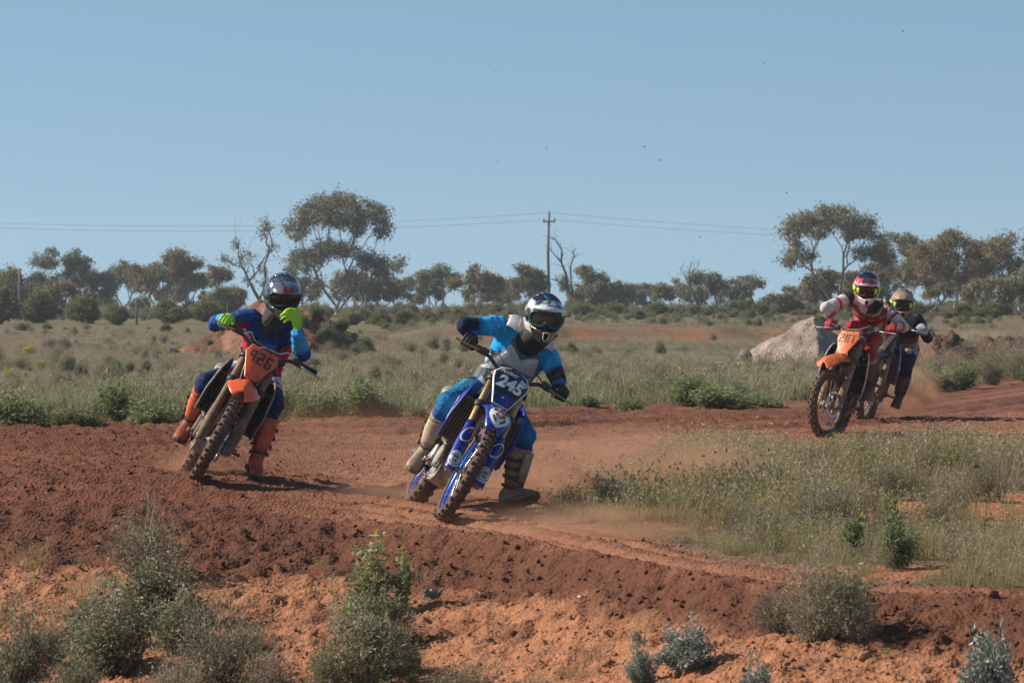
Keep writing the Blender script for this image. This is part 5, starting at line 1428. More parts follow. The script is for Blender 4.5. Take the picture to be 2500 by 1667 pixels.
def set_coords(me, V): me.vertices.foreach_set('co', np.asarray(V, np.float32).ravel()); me.update()
def set_color(me, C, nm='col'):
    a = me.attributes.new(nm, 'FLOAT_COLOR', 'POINT'); C = np.hstack([C, np.ones((len(C), 1))]); a.data.foreach_set('color', C.astype(np.float32).ravel())
CLOTH = solid('jersey_cloth', (1, 1, 1), .8, dirt=.08, vcol='col', scale=8, var=.14, bump=.75, bdist=.022, spec=.2)
CLOTHM = solid('muddy_cloth', (1, 1, 1), .82, dirt=.26, vcol='col', scale=8, var=.16, bump=.75, bdist=.022, spec=.2, mud=(.26, .15, .09))
HSHELL = solid('helmet_paint', (1, 1, 1), .16, dirt=.06, vcol='col', scale=14, var=.06, coat=.5)
HSHELLD = solid('dusty_helmet', (1, 1, 1), .5, dirt=.16, vcol='col', scale=12, var=.12, mud=(.34, .23, .16))
FOAM = solid('black_foam', (.012, .012, .013), .8)
SKIN = (.34, .17, .11)
def lens_mat(name, tint, k=.6):
    if name in MATS: return MATS[name]
    m, nt, out = new_mat(name)
    t = N(nt, 'ShaderNodeBsdfTransparent'); t.inputs['Color'].default_value = rgba(tint)
    g = N(nt, 'ShaderNodeBsdfPrincipled'); g.inputs['Base Color'].default_value = rgba((tint[0] * .12, tint[1] * .10, tint[2] * .09)); g.inputs['Roughness'].default_value = .08
    mx = N(nt, 'ShaderNodeMixShader'); mx.inputs['Fac'].default_value = k
    nt.links.new(t.outputs[0], mx.inputs[1]); nt.links.new(g.outputs[0], mx.inputs[2]); nt.links.new(mx.outputs[0], out.inputs['Surface'])
    MATS[name] = m
    return m
def frame3(f, up):
    f = f.normalized(); s = up.cross(f).normalized(); u = f.cross(s)
    return Matrix((f, s, u)).transposed()      # columns: forward, left, up

class Torso:
    def __init__(s, pel, neck, hipax, shax, curve=.05):
        s.p0, s.p1 = pel, neck; s.h, s.a = hipax.normalized(), shax.normalized()
        sp = (neck - pel); s.L = sp.length; s.up = sp.normalized()
        s.front0 = s.a.cross(s.up).normalized(); s.curve = curve
        s.T = [-.20, -.08, .0, .18, .36, .55, .75, .90, .98, 1.06]
        s.RX = [.085, .150, .172, .166, .162, .182, .198, .178, .110, .068]
        s.RY = [.085, .125, .132, .120, .115, .126, .130, .108, .085, .066]
    def frame(s, t):
        a = (s.h * (1 - min(max(t, 0), 1)) + s.a * min(max(t, 0), 1)).normalized()
        fr = a.cross(s.up).normalized()
        c = s.p0 + s.up * s.L * t - fr * s.curve * 4 * max(0, t * (1 - t))
        return c, a, fr
    def pt(s, t, al, off=0.0):
        c, a, fr = s.frame(t)
        rx, ry = np.interp(t, s.T, s.RX) + off, np.interp(t, s.T, s.RY) + off
        sa, ca = math.sin(al), math.cos(al)
        return c + a * rx * math.copysign(abs(sa) ** .85, sa) + fr * ry * math.copysign(abs(ca) ** .85, ca)
    def mesh(s, mb, n=20):
        mb.loft([[s.pt(t, 2 * math.pi * k / n) for k in range(n)] for t in s.T], True, True)
    def flat(s, x, z, t0, off):          # metres across / up on the chest -> surface
        t = t0 + z / s.L; rx = np.interp(t, s.T, s.RX)
        return s.pt(t, math.asin(max(-.98, min(.98, x / rx))), off)

def boot(parent, ankle, knee, toe_dir, mat, sole_mat, plate_mat, strap_mat, h=.30, footn=None):
    k = (knee - ankle).normalized(); f = toe_dir.normalized()
    n = (k - f * k.dot(f)); n = n.normalized() if n.length > .05 else f.orthogonal()
    if footn is not None: n = (footn - f * footn.dot(f)).normalized()
    sd = n.cross(f)
    kf = (f - k * f.dot(k)).normalized(); ks = k.cross(kf)
    mb = MB(); rings = []
    for (z, rx, ry, ox) in ((-.03, .050, .056, 0), (.03, .052, .058, .0), (.09, .058, .066, -.004), (.16, .068, .076, -.010), (.23, .074, .082, -.014), (.29, .077, .085, -.012), (h + .01, .079, .087, -.008)):
        c = ankle + k * z + kf * ox
        rings.append([c + kf * math.cos(a) * ry + ks * math.sin(a) * rx for a in [2 * math.pi * i / 16 for i in range(16)]])
    mb.loft(rings)
    rings = []
    for (x, hw, top) in ((-.085, .026, .00), (-.07, .037, .035), (-.03, .043, .06), (.02, .045, .055), (.07, .047, .020), (.12, .050, -.006), (.165, .048, -.020), (.195, .036, -.032), (.205, .02, -.045)):
        bot = -.078; ring = []
        for i in range(16):
            a = 2 * math.pi * i / 16; ca, sa = math.cos(a), math.sin(a)
            ring.append(ankle + f * x + sd * hw * math.copysign(abs(ca) ** .75, ca) + n * ((top + bot) / 2 + (top - bot) / 2 * math.copysign(abs(sa) ** .75, sa)))
        rings.append(ring)
    mb.loft(rings)
    o = link('boot', remesh(mb, 'boot', .0085, 3), mat, parent)
    so = MB(); outl = [(-.092, -.02), (-.095, 0), (-.092, .02), (-.06, .042), (.0, .042), (.06, .047), (.12, .054), (.17, .050), (.205, .030), (.216, 0), (.205, -.030), (.17, -.050), (.12, -.054), (.06, -.047), (0, -.042), (-.06, -.042)]
    rings = []
    for z, s_ in ((-.062, .98), (-.070, 1.03), (-.090, 1.02), (-.097, .95)):
        rings.append([ankle + f * (.06 + (x - .06) * s_) + sd * y * s_ + n * (z + (.012 if x < -.03 else 0) * -1 + .02 * max(0, (x - .13) / .08) ** 2) for x, y in outl])
    so.loft(rings, True, False); so.build('sole', sole_mat, o)
    g = []
    for i in range(8):
        z = .075 + (h - .085) * i / 7; row = []
        for j in range(7):
            a = R(-48 + 16 * j) * (1 - .25 * abs(i - 4) / 4); rx = np.interp(z, [0, .16, .3], [.056, .072, .081]) + .006; ry = np.interp(z, [0, .16, .3], [.062, .080, .089]) + .006
            row.append(ankle + k * z + kf * (math.cos(a) * ry - .010) + ks * math.sin(a) * rx)
        g.append(row)
    MB().sheet(g, .005).build('shin_plate', plate_mat, o)
    for z in (.055, .115, .175, .235):
        st = MB(); rx = np.interp(z, [0, .16, .3], [.053, .069, .078]) + .005; ry = np.interp(z, [0, .16, .3], [.059, .077, .086]) + .005
        g = [[ankle + k * (z + dz + .012 * math.sin(a)) + kf * (math.cos(a) * ry - .008) + ks * math.sin(a) * rx for dz in (-.010, .010)] for a in [R(-140 + 280 * i / 14) for i in range(15)]]
        st.sheet(g, -.004); so_ = st.build('strap', strap_mat, o)
        for sg in (1, -1):
            c = ankle + k * z + kf * (.5 * ry) + ks * sg * (rx * .9)
            bx_ = MB(); bx_.box(c, (.022, .014, .026), Matrix((kf, ks, k)).transposed()); bx_.build('buckle', strap_mat, so_)
    return o
def grip_hand(parent, c, g, f, w, side, mat, cuff_mat=None):
    """closed hand round the grip; g outward along the bar, f forward, w up"""
    mb = MB()
    def P(a, b, d): return c + g * a + f * b + w * d
    wr = P(-.005, -.085, .040)
    pr = []
    for (b, d, hw, th) in ((-.085, .040, .030, .022), (-.055, .044, .036, .021), (-.025, .046, .042, .020), (.005, .040, .042, .016)):
        pr.append([P(hw * math.cos(a), b + .25 * th * math.sin(a), d + th * math.sin(a)) for a in [2 * math.pi * i / 12 for i in range(12)]])
    mb.loft(pr)
    for i, (a, ln) in enumerate(((-.033, .95), (-.011, 1.05), (.011, 1.0), (.033, .88))):
        mb.tube([P(a, -.005, .044), P(a, .020, .043), P(a, .037 * ln, .026), P(a, .039 * ln, -.006), P(a, .026, -.028), P(a, .008, -.031)], [.0105, .0115, .0110, .0100, .0095, .0080], 8)
    mb.tube([P(-.036, -.040, .035), P(-.050, -.030, .005), P(-.048, -.012, -.026), P(-.034, .008, -.034)], [.013, .0125, .011, .0085], 8)
    o = link('glove', remesh(mb, 'glove', .0042, 2), mat, parent)
    return wr, o
def open_hand(parent, wr, up, palm_n, side_dir, mat):
    """raised hand: fingers point up from the wrist then bend towards palm_n; side_dir = thumb side"""
    up = up.normalized(); p = (palm_n - up * palm_n.dot(up)).normalized(); s = side_dir - up * side_dir.dot(up) - p * side_dir.dot(p); s.normalize()
    mb = MB()
    def P(a, b, d): return wr + s * a + p * b + up * d
    rings = []
    for d, hw, th, b in ((-.030, .026, .030, 0), (.02, .026, .036, 0), (.06, .024, .042, .002), (.10, .020, .040, .004), (.122, .014, .028, .004)):
        rings.append([P(hw * math.cos(a), b - .012 + th * math.sin(a), d) for a in [2 * math.pi * i / 12 for i in range(12)]])
    mb.loft(rings)
    for d, ln, b0 in ((.112, .80, .0), (.090, 1.05, .006), (.066, 1.0, .006), (.042, .85, .002)):
        mb.tube([P(-.004, -.005 + b0, d), P(-.012, .028 * ln + b0, d + .008), P(-.014, .056 * ln + b0, d + .004), P(-.004, .080 * ln + b0, d - .008), P(.012, .092 * ln + b0, d - .018)], [.0125, .0112, .0104, .0098, .008], 8)
    mb.tube([P(.02, .010, .02), P(.040, .030, .035), P(.044, .055, .045), P(.034, .078, .050)], [.014, .0125, .011, .009], 8)
    return link('glove', remesh(mb, 'glove', .0042, 2), mat, parent)

def helmet_pos(ph, th):
    a, b = .142, .121; c = .138 if th > 0 else .158
    x, y, z = a * math.cos(th) * math.cos(ph), b * math.cos(th) * math.sin(ph), c * math.sin(th)
    def ss(e0, e1, v): t = min(1, max(0, (v - e0) / (e1 - e0))); return t * t * (3 - 2 * t)
    w = ss(R(82), R(12), abs(ph)) * ss(R(-6), R(-24), th)
    x += .074 * w; y *= 1 - .34 * w * ss(R(-5), R(-35), th) * abs(math.cos(ph)) ** .5
    z -= .012 * w * ss(R(-25), R(-45), th)
    if th > 0: x -= .018 * math.sin(th) ** 2 * (1 if x > 0 else -.3)
    return Vector((x, y, z))
def helmet(parent, M, paint, visor_paint, goggle, shell_mat, vis_len=.125, vis_up=.12, outrig=None):
    nu, nv = 84, 52; th0, th1 = R(-51), R(89.5)
    V, C, Fc = [], [], []
    for j in range(nv):
        th = th0 + (th1 - th0) * j / (nv - 1)
        for i in range(nu):
            ph = -math.pi + 2 * math.pi * i / nu
            V.append(helmet_pos(ph, th)); C.append(paint(math.degrees(ph), math.degrees(th)))
    for j in range(nv - 1):
        thm = math.degrees(th0 + (th1 - th0) * (j + .5) / (nv - 1))
        for i in range(nu):
            phm = math.degrees(-math.pi + 2 * math.pi * (i + .5) / nu)
            lim = 60 - .05 * max(0, thm - 5) ** 2 - .06 * max(0, -thm - 4) ** 2
            if abs(phm) < lim and -17 < thm < 23: continue
            i2 = (i + 1) % nu; Fc.append((j * nu + i, j * nu + i2, (j + 1) * nu + i2, (j + 1) * nu + i))
    me0 = np_mesh('helmet_tmp', np.array([tuple(v) for v in V]), np.array(Fc), True, colors={'col': np.array(C)})
    ob = bpy.data.objects.new('helmet_tmp', me0); COL.objects.link(ob)
    s = ob.modifiers.new('s', 'SOLIDIFY'); s.thickness = .016; s.offset = -1
    me = eval_mods(ob); bpy.data.objects.remove(ob); me.name = 'helmet'
    me.materials.clear(); me.transform(M)
    H = link('helmet', me, shell_mat, parent)
    # visor
    g = []; cols = []
    for i in range(9):
        t = i / 8; row = []
        for j in range(15):
            q = -1 + 2 * j / 14; ph = R(58) * q
            b = helmet_pos(ph, R(56) - R(16) * q * q) * 1.015
            fx = .128 * math.cos(ph) + vis_len * .75 * (1 - .30 * q * q)
            tip = Vector((fx, .118 * math.sin(ph) * 1.0, .074 - .018 * q * q + vis_up * .1))
            e = b.lerp(tip, t) + Vector((.1, 0, 1)) * .020 * math.sin(math.pi * min(1, t * 1.0)) * (1 - .4 * q * q)
            row.append(e); cols.append(visor_paint(q, t))
        g.append(row)
    mbv = MB().sheet(g, .005); mv = mbv.mesh('visor'); set_color(mv, np.array(cols + cols)); mv.transform(M)
    link('visor', mv, shell_mat, H)
    # goggles
    per = [(52, 0), (51, 10), (44, 17), (25, 19.5), (0, 20), (-25, 19.5), (-44, 17), (-51, 10), (-52, 0), (-48, -9), (-36, -14.5), (-16, -14), (-7, -9), (0, -6.5), (7, -9), (16, -14), (36, -14.5), (48, -9)]
    def gp(ph, th, k): p = helmet_pos(R(ph), R(max(th, -6)) if th < -6 else R(th)); p = Vector((p.x, p.y, .158 * math.sin(R(th)) if th < 0 else p.z)); return Vector((p.x * k, p.y * k, p.z))
    loop = [gp(a, b, 1.02) for a, b in per]; loop.append(loop[0]); loop.append(loop[1])
    fr = MB(M).tube(loop, .010, 7, False).build('goggle_frame', goggle['frame'], H)
    n = len(per); vs = []
    for k in range(6):
        for a, b in per: vs.append(gp(a * k / 5, 2 + (b - 2) * k / 5, 1.02))
    lm = MB(M); lm.add(vs, [(i * n + k, (i + 1) * n + k, (i + 1) * n + (k + 1) % n, i * n + (k + 1) % n) for i in range(5) for k in range(n)], True)
    lm.build('goggle_lens', goggle['lens'], fr)
    g = []
    for i in range(25):
        ph = 56 + (304 - 56) * i / 24; ph = ph if ph <= 180 else ph - 360
        g.append([helmet_pos(R(ph), R(tt)) * 1.018 for tt in (-7, 1, 9)])
    MB(M).sheet(g, -.003).build('goggle_strap', goggle['strap'], fr)
    if outrig:
        for sgn in (1, -1):
            g = [[gp(sgn * a, b, 1.055) for b in (-10, -3, 4, 11)] for a in (33, 40, 47, 54)]
            MB(M).sheet(g, .012 * sgn).build('goggle_outrigger', outrig, fr)
    # chin vent and nose guard
    vent = [(0, -20.5), (12, -22), (13, -34), (0, -42), (-13, -34), (-12, -22)]
    def vp(a, b, k): return helmet_pos(R(a), R(b)) + Vector((k, 0, 0))
    m = MB(M); vs = []
    for k in range(4):
        for a, b in vent: vs.append(vp(a * k / 3, -30 + (b + 30) * k / 3, .004))
    m.add(vs, [(i * 6 + k, (i + 1) * 6 + k, (i + 1) * 6 + (k + 1) % 6, i * 6 + (k + 1) % 6) for i in range(3) for k in range(6)], False)
    m.build('chin_vent', FOAM, H)
    MB(M).tube([vp(a, b, .006) for a, b in vent + [vent[0], vent[1]]], .0035, 5, False).build('vent_trim', goggle['trim'], H)
    return H

def make_rider(spec):
    d0 = spec['d']; bk = BIKES[spec['bike']]; Wm = bk['W']; W3 = Wm.to_3x3()
    J = {k: pix(v[0], v[1], d0 + v[2]) for k, v in spec['J'].items()}
    root_me = None
    gm = spec['glove']
    P = bpy.data.objects.new('person', None)  # placeholder replaced by body mesh below
    holder = empty('person_tmp')
    kids = []
    # hands first: they give the wrists
    hands = {}
    for s, nm in ((1, 'L'), (-1, 'R')):
        if spec.get('raised') == nm: continue
        c, g = bk['grips'][s]; c = Wm @ c; g = (W3 @ g).normalized()
        f = (W3 @ Vector((1, 0, 0))); f = (f - g * f.dot(g)).normalized(); w = g.cross(f)
        if w.dot(W3 @ Vector((0, 0, 1))) < 0: w = -w
        tilt = R(spec.get('handtilt', 12)); f, w = (f * math.cos(tilt) - w * math.sin(tilt)).normalized(), (w * math.cos(tilt) + f * math.sin(tilt)).normalized()
        wr, ho = grip_hand(holder, c, g, f, w, s, gm); kids.append(ho); J[nm + 'wr'] = wr
    if spec.get('raised'):
        nm = spec['raised']; wr = J[nm + 'wr']; up = (J['handup'] - wr)
        ho = open_hand(holder, wr + up.normalized() * .035, up, spec['palm'], spec['thumb'], gm); kids.append(ho)
    shax = (J['Lsh'] - J['Rsh']); hipax = (J['Lhip'] - J['Rhip'])
    T = Torso(J['pel'], J['neck'], hipax, shax, spec.get('curve', .05))
    mb = MB(); T.mesh(mb)
    segs = [('torso', J['pel'], J['neck'], .15)]
    for nm in 'RL':
        sh, el, wr = J[nm + 'sh'], J[nm + 'el'], J[nm + 'wr']
        inn = T.frame(.80)[0]
        mb.tube([sh.lerp(inn, .45), sh, sh.lerp(el, .25), sh.lerp(el, .6), sh.lerp(el, .92)], [.078, .075, .071, .064, .060], 12)
        bow = (el - (sh + wr) / 2); bow = bow.normalized() * .012 if bow.length > .01 else Vector((0, 0, 0))
        mb.ell(el + bow, (.060, .060, .060))
        mb.tube([el.lerp(wr, .05), el.lerp(wr, .3), el.lerp(wr, .65), el.lerp(wr, .93)], [.060, .059, .050, .039], 12)
        segs += [(nm + 'upper', sh, el, .058), (nm + 'fore', el, wr, .046)]
        hp, kn, an = J[nm + 'hip'], J[nm + 'kn'], J[nm + 'an']
        mb.tube([hp, hp.lerp(kn, .3), hp.lerp(kn, .65), hp.lerp(kn, .95)], [.105, .098, .084, .072], 14)
        fwd = (T.front0 + (kn - hp).normalized() * .8).normalized()
        mb.ell(kn + fwd * .010, (.076, .074, .080))
        mb.tube([kn, kn.lerp(an, .25), kn.lerp(an, .5), kn.lerp(an, .85)], [.070, .066, .060, .050], 14)
        segs += [(nm + 'thigh', hp, kn, .085), (nm + 'shin', kn, an, .062)]
    # neck and head
    Mh = Matrix.Translation(J['head']) @ frame3(spec['face'], spec['headup']).to_4x4() @ Matrix.Scale(1.10, 4)
    hc = lambda x, y, z: Mh @ Vector((x, y, z))
    mb.tube([T.frame(.93)[0], hc(-.02, 0, -.09), hc(-.01, 0, -.04)], [.065, .058, .056], 12)
    r3 = Mh.to_3x3()
    mb.ell(hc(0, 0, 0), (.098, .075, .115), 18, 12, r3); mb.ell(hc(.03, 0, -.075), (.055, .05, .045), 12, 8, r3)
    mb.tube([hc(.088, 0, .022), hc(.108, 0, -.018), hc(.098, 0, -.030)], [.011, .016, .014], 8)
    segs += [('head', hc(0, 0, -.05), hc(0, 0, .06), .09)]
    me = remesh(mb, 'person', .0105, 5)
    V = coords(me)
    # nearest bone
    best = np.full(len(V), 1e9); sid = np.zeros(len(V), int); tt = np.zeros(len(V))
    for k, (nm, a, b, rad) in enumerate(segs):
        A = np.array(a); ab = np.array(b) - A; L2 = ab.dot(ab); t = (V - A) @ ab / L2; tc_ = np.clip(t, 0, 1)
        dd = np.linalg.norm(V - (A + tc_[:, None] * ab), axis=1) - rad
        if nm == 'torso': dd = dd - .012
        m = dd < best; best[m] = dd[m]; sid[m] = k; tt[m] = t[m] if nm == 'torso' else tc_[m]
    names = np.array([s[0] for s in segs])[sid]
    c0, a0, f0 = T.frame(.6)
    lat = (V - np.array(c0)) @ np.array(a0); frn = (V - np.array(c0)) @ np.array(T.front0)
    # cloth folds
    nrm = np.empty(len(V) * 3, np.float32)
    try: me.vertices.foreach_get('normal', nrm)
    except Exception: nrm[:] = 0
    nrm = nrm.reshape(-1, 3)
    along = np.zeros(len(V))
    for k, (nm, a, b, rad) in enumerate(segs):
        m = sid == k; ax = np.array((Vector(b) - Vector(a)).normalized()); along[m] = V[m] @ ax
    fold = np.sin(along * 95 + 5 * fbm(V[:, 0] * 11, V[:, 2] * 11 + V[:, 1] * 7, 3, 3) * 2) * (fbm(V[:, 0] * 8 + 3, V[:, 2] * 8 - V[:, 1] * 5, 13, 2) - .15)
    limb = (names != 'head')
    V = V + nrm * (.0100 * fold * limb)[:, None] + nrm * (.016 * (fbm(V[:, 0] * 16, V[:, 2] * 16 + V[:, 1] * 9, 23, 2) - .38) * limb)[:, None]
    set_coords(me, V)
    C = spec['paint'](names, tt, lat, frn, V, T)
    C[names == 'head'] = np.array(SKIN)
    set_color(me, C)
    body = link('person', me, spec.get('cloth', CLOTH)); tag(body, spec['label'], 'person')
    bpy.data.objects.remove(P)
    for k in kids: k.parent = body
    bpy.data.objects.remove(holder)
    for nm in 'RL':
        boot(body, J[nm + 'an'], J[nm + 'kn'], J[nm + 'toe'] - J[nm + 'an'] + Vector((0, 0, 0)), *spec['boots'], footn=spec.get('footn', {}).get(nm))
    helmet(body, Mh, spec['hpaint'], spec['vpaint'], spec['goggle'], spec['shell'], spec.get('vlen', .125), spec.get('vup', .12), spec.get('outrig'))
    # eyes
    for sg in (1, -1):
        MB().ell(hc(.083, sg * .031, .030), (.013, .013, .010), 8, 6).build('eye', solid('eye_dark', (.05, .04, .035), .2), body)
    if spec.get('collar'):
        rings = []
        for q, (t_, rx, ry, fo) in enumerate(((.955, .070, .066, .024), (.985, .088, .084, .024), (1.02, .094, .092, .022), (1.06, .094, .094, .020))):
            c_, a_, f_ = T.frame(t_)
            rings.append([c_ + a_ * math.sin(2 * math.pi * i / 20) * rx + f_ * (math.cos(2 * math.pi * i / 20) * ry + fo) - T.up * .014 * math.cos(2 * math.pi * i / 20) for i in range(20)])
        top = Mh @ Vector((.02, 0, -.085)); r3n = r3.normalized()
        for rx, ry, dz in ((.112, .120, -.010), (.095, .105, .01)):
            rings.append([top + r3n @ Vector((math.cos(2 * math.pi * i / 20) * ry, math.sin(2 * math.pi * i / 20) * rx, dz)) for i in range(20)])
        mbc = MB().loft(rings, False, True); mc = mbc.mesh('neck_brace')
        Vc = coords(mc); Vc = Vc + np.stack([fbm(Vc[:, 0] * 25 + k * 9, Vc[:, 2] * 25, 5 + k, 3) - .45 for k in range(3)], -1) * spec['collar'][1]
        set_coords(mc, Vc); link('neck_brace', mc, spec['collar'][0], body)
    return body, T, J, Mh
def tri(c): return np.array(c)
def band(v, a, b, soft=.03): return np.clip((v - a) / soft + .5, 0, 1) * np.clip((b - v) / soft + .5, 0, 1)
def mixc(C, w, col):
    w = np.clip(w, 0, 1)[:, None]; return C * (1 - w) + np.array(col) * w

def torso_patch(body, T, nm, mat, pts, off, t0=0.0):
    """polygon on the chest in (metres across, metres up from t0)"""
    n = len(pts); cx = sum(p[0] for p in pts) / n; cz = sum(p[1] for p in pts) / n; vs = []
    K = 7
    for k in range(K):
        for x, z in pts: vs.append(T.flat(cx + (x - cx) * k / (K - 1), cz + (z - cz) * k / (K - 1), t0, off))
    for x, z in pts: vs.append(T.flat(x * 1.0, z, t0, off - .014))
    fs = [(i * n + k, (i + 1) * n + k, (i + 1) * n + (k + 1) % n, i * n + (k + 1) % n) for i in range(K) for k in range(n)]
    m = MB(); m.add(vs, fs, False)
    return m.build(nm, mat, body)
def torso_text(body, T, txt, size, bold, shear, x, z, rot, mat, off, t0):
    me = text_mesh(txt, size, bold, shear); co = coords(me); cr_, sr_ = math.cos(rot), math.sin(rot)
    set_coords(me, np.array([T.flat(x + v[0] * cr_ - v[1] * sr_, z + v[0] * sr_ + v[1] * cr_, t0, off + v[2]) for v in co]))
    link('lettering', me, mat, body)

# ---- rider in blue
def paint_blue(nm, t, lat, frn, V, T):
    C = np.tile(tri((.010, .32, .70)), (len(V), 1))
    n2 = fbm(V[:, 0] * 20, V[:, 2] * 20, 5, 3) - .45
    C = mixc(C, (nm == 'torso') * band(t, -.1, .25, .2) * .8, (.006, .12, .46))
    for s in 'RL':
        C = mixc(C, (nm == s + 'upper') * np.clip((t + n2 * .25 - .55) / .25, 0, 1), (.008, .016, .045))
        C = mixc(C, (nm == s + 'fore') * 1.0, (.005, .135, .60))
        C = mixc(C, (nm == s + 'fore') * np.clip((.22 - t + n2 * .2) / .12, 0, 1), (.008, .016, .045))
        th = (nm == s + 'thigh'); C = mixc(C, th * 1.0, (.030, .230, .37)); C = mixc(C, th * band(t, .05, .28, .05), (.020, .022, .026)); C = mixc(C, th * np.clip((t - .55 + n2) / .25, 0, 1), (.010, .150, .34))
        C = mixc(C, (nm == s + 'shin') * 1.0, (.010, .075, .26))
    C = mixc(C, (nm == 'torso') * np.clip((-.02 - t) / .04, 0, 1), (.015, .17, .33))
    C = mixc(C, (nm == 'torso') * band(t, .30, .62, .04) * np.clip((np.abs(lat) - .155) / .01, 0, 1) * (n2 > -.05), (.60, .64, .68))
    for s in 'RL': C = mixc(C, (nm == s + 'upper') * (np.sin(t * 42 + n2 * 14) > .82) * (t < .5) * .6, (.20, .50, .72)); C = mixc(C, (nm == s + 'thigh') * (np.abs(n2) < .012) * .6, (.01, .06, .14))
    return C
def hp_blue(ph, th):
    c = (.66, .66, .68)
    if th > 40 and abs(ph) < 140:
        c = (.016, .018, .034)
        k = th + 22 * math.sin(R(ph) * 1.3)
        if 52 < k < 57: c = (.02, .30, .36)
        elif 64 < k < 72: c = (.010, .035, .22)
    else:
        k = (ph + th * 1.4) % 67
        if k < 9 and th > -12: c = (.02, .02, .025)
        elif k < 14 and th > 8: c = (.05, .33, .35)
    if th < -17 and abs(ph) < 52: c = (.022, .020, .022)
    if th < -10 and 52 < abs(ph) < 60: c = (.50, .58, .10)
    if 56 < abs(ph) < 74 and -14 < th < 20: c = (.05, .035, .04)
    return c
def vp_blue(q, t):
    if t > .80: return (.62, .62, .64)
    if abs(q) > .86: return (.60, .60, .62)
    if q < -.60: return (.055, .040, .045)
    k = t + .22 * q
    if .40 < k < .46 and q < .45: return (.50, .56, .03)
    if .62 < k < .70: return (.50, .52, .58)
    if .52 < k < .58 or (q > .62 and t > .3): return (.012, .045, .24)
    if .76 < k < .84: return (.02, .30, .38)
    return (.016, .017, .030)
BOOT_TAN = solid('dusty_boot', (.43, .325, .225), .75, dirt=.42, mud=(.24, .155, .10), scale=14)
BOOT_TAN2 = solid('pale_boot_plate', (.50, .375, .25), .65, dirt=.34, mud=(.22, .14, .09), scale=14)
SOLE = solid('muddy_sole', (.27, .175, .12), .9, dirt=.5, scale=20)
STRAPD = solid('dark_strap', (.10, .075, .06), .7, dirt=.4)
rb, Tb, Jb, Mb_ = make_rider(dict(d=27.4, bike='blue', label='rider in blue jersey and white chest guard leaning into the bend, one foot out',
    J=dict(head=(1328, 771, .62), neck=(1288, 838, .76), Rsh=(1218, 796, .74), Rel=(1138, 796, .60), Lsh=(1338, 868, .82), Lel=(1361, 925, .72), pel=(1200, 965, 1.04), Rhip=(1172, 950, 1.02), Lhip=(1228, 978, 1.02), Rkn=(1094, 980, .66), Ran=(1040, 1098, .90), Rtoe=(1010, 1128, .74), Lkn=(1282, 1062, .68), Lan=(1248, 1203, .72), Ltoe=(1318, 1186, .62)),
    face=Vector((.13, -1, -.24)), headup=Vector((.20, -.2, 1)), paint=paint_blue, glove=solid('black_glove', (.016, .016, .018), .7, dirt=.12), boots=(BOOT_TAN, SOLE, BOOT_TAN2, STRAPD),
    hpaint=hp_blue, vpaint=vp_blue, shell=HSHELL, goggle=dict(frame=solid('black_teal_frame', (.02, .06, .06), .3), lens=lens_mat('clear_lens', (.85, .80, .78), .25), strap=solid('strap_black', (.02, .02, .02), .7), trim=WHITEP), collar=(FOAM, .008), footn=dict(L=Vector((-.05, .58, .80)))))
GREYT = solid('grey_guard_trim', (.10, .10, .11), .6, dirt=.1)
CHEST = solid('white_chest_guard', (.52, .50, .53), .45, dirt=.10, scale=26)
cp = [(-.085, .385), (-.060, .385), (0, .335), (.060, .385), (.090, .385), (.120, .26), (.125, .16), (.155, .07), (.145, -.02), (.10, -.055), (-.10, -.055), (-.145, -.02), (-.155, .07), (-.125, .16), (-.115, .24)]
guard = torso_patch(rb, Tb, 'chest_protector', GREYT, [(x * 1.12, z * 1.06) for x, z in cp], .018, .20)
torso_patch(guard, Tb, 'guard_plate', CHEST, [(x, z) for x, z in cp if z > .06], .026, .20)
torso_patch(guard, Tb, 'guard_plate', CHEST, [(.115, .055), (.13, -.02), (.095, -.05), (-.095, -.05), (-.13, -.02), (-.115, .055)], .026, .20)
torso_patch(guard, Tb, 'guard_emblem', BLACKP, [(-.045, .205), (.045, .205), (.055, .18), (.02, .15), (-.02, .15), (-.055, .18)], .030, .20)
torso_text(guard, Tb, 'LEATT', .022, .0006, .1, 0, .182, 0, WHITEP, .033, .20)
for (x, z, a) in ((-.07, .12, .6), (.07, .12, -.6), (-.03, .015, 0), (.03, .015, 0), (-.09, .0, .8), (.09, .0, -.8)):
    torso_patch(guard, Tb, 'vent_slot', BLACKP, [(x + .022 * math.cos(a) - .004 * math.sin(a), z + .022 * math.sin(a) + .004 * math.cos(a)), (x - .022 * math.cos(a) - .004 * math.sin(a), z - .022 * math.sin(a) + .004 * math.cos(a)), (x - .022 * math.cos(a) + .004 * math.sin(a), z - .022 * math.sin(a) - .004 * math.cos(a)), (x + .022 * math.cos(a) + .004 * math.sin(a), z + .022 * math.sin(a) - .004 * math.cos(a))], .029, .20)
torso_text(rb, Tb, 'T', .085, .004, .1, -.145, .215, .25, BLACKP, .012, .20)
for nm, sg in (('R', -1), ('L', 1)):
    sh = Jb[nm + 'sh']; a_ = (Jb[nm + 'sh'] - Jb['neck']).normalized(); up = Tb.up; fr = Tb.front0; g = []
    base = sh.lerp(Jb['neck'], .42)
    for i in range(6):
        t = i / 5; row = []
        for j in range(7):
            q = -1 + 2 * j / 6; row.append(base + a_ * (-.01 + .075 * t) + fr * (q * .085 * (1 - .35 * t)) + up * (.118 - .030 * t * t - .028 * q * q + .012 * t))
        g.append(row)
    MB().sheet(g, .008 * sg).build('shoulder_wing', CHEST, guard)

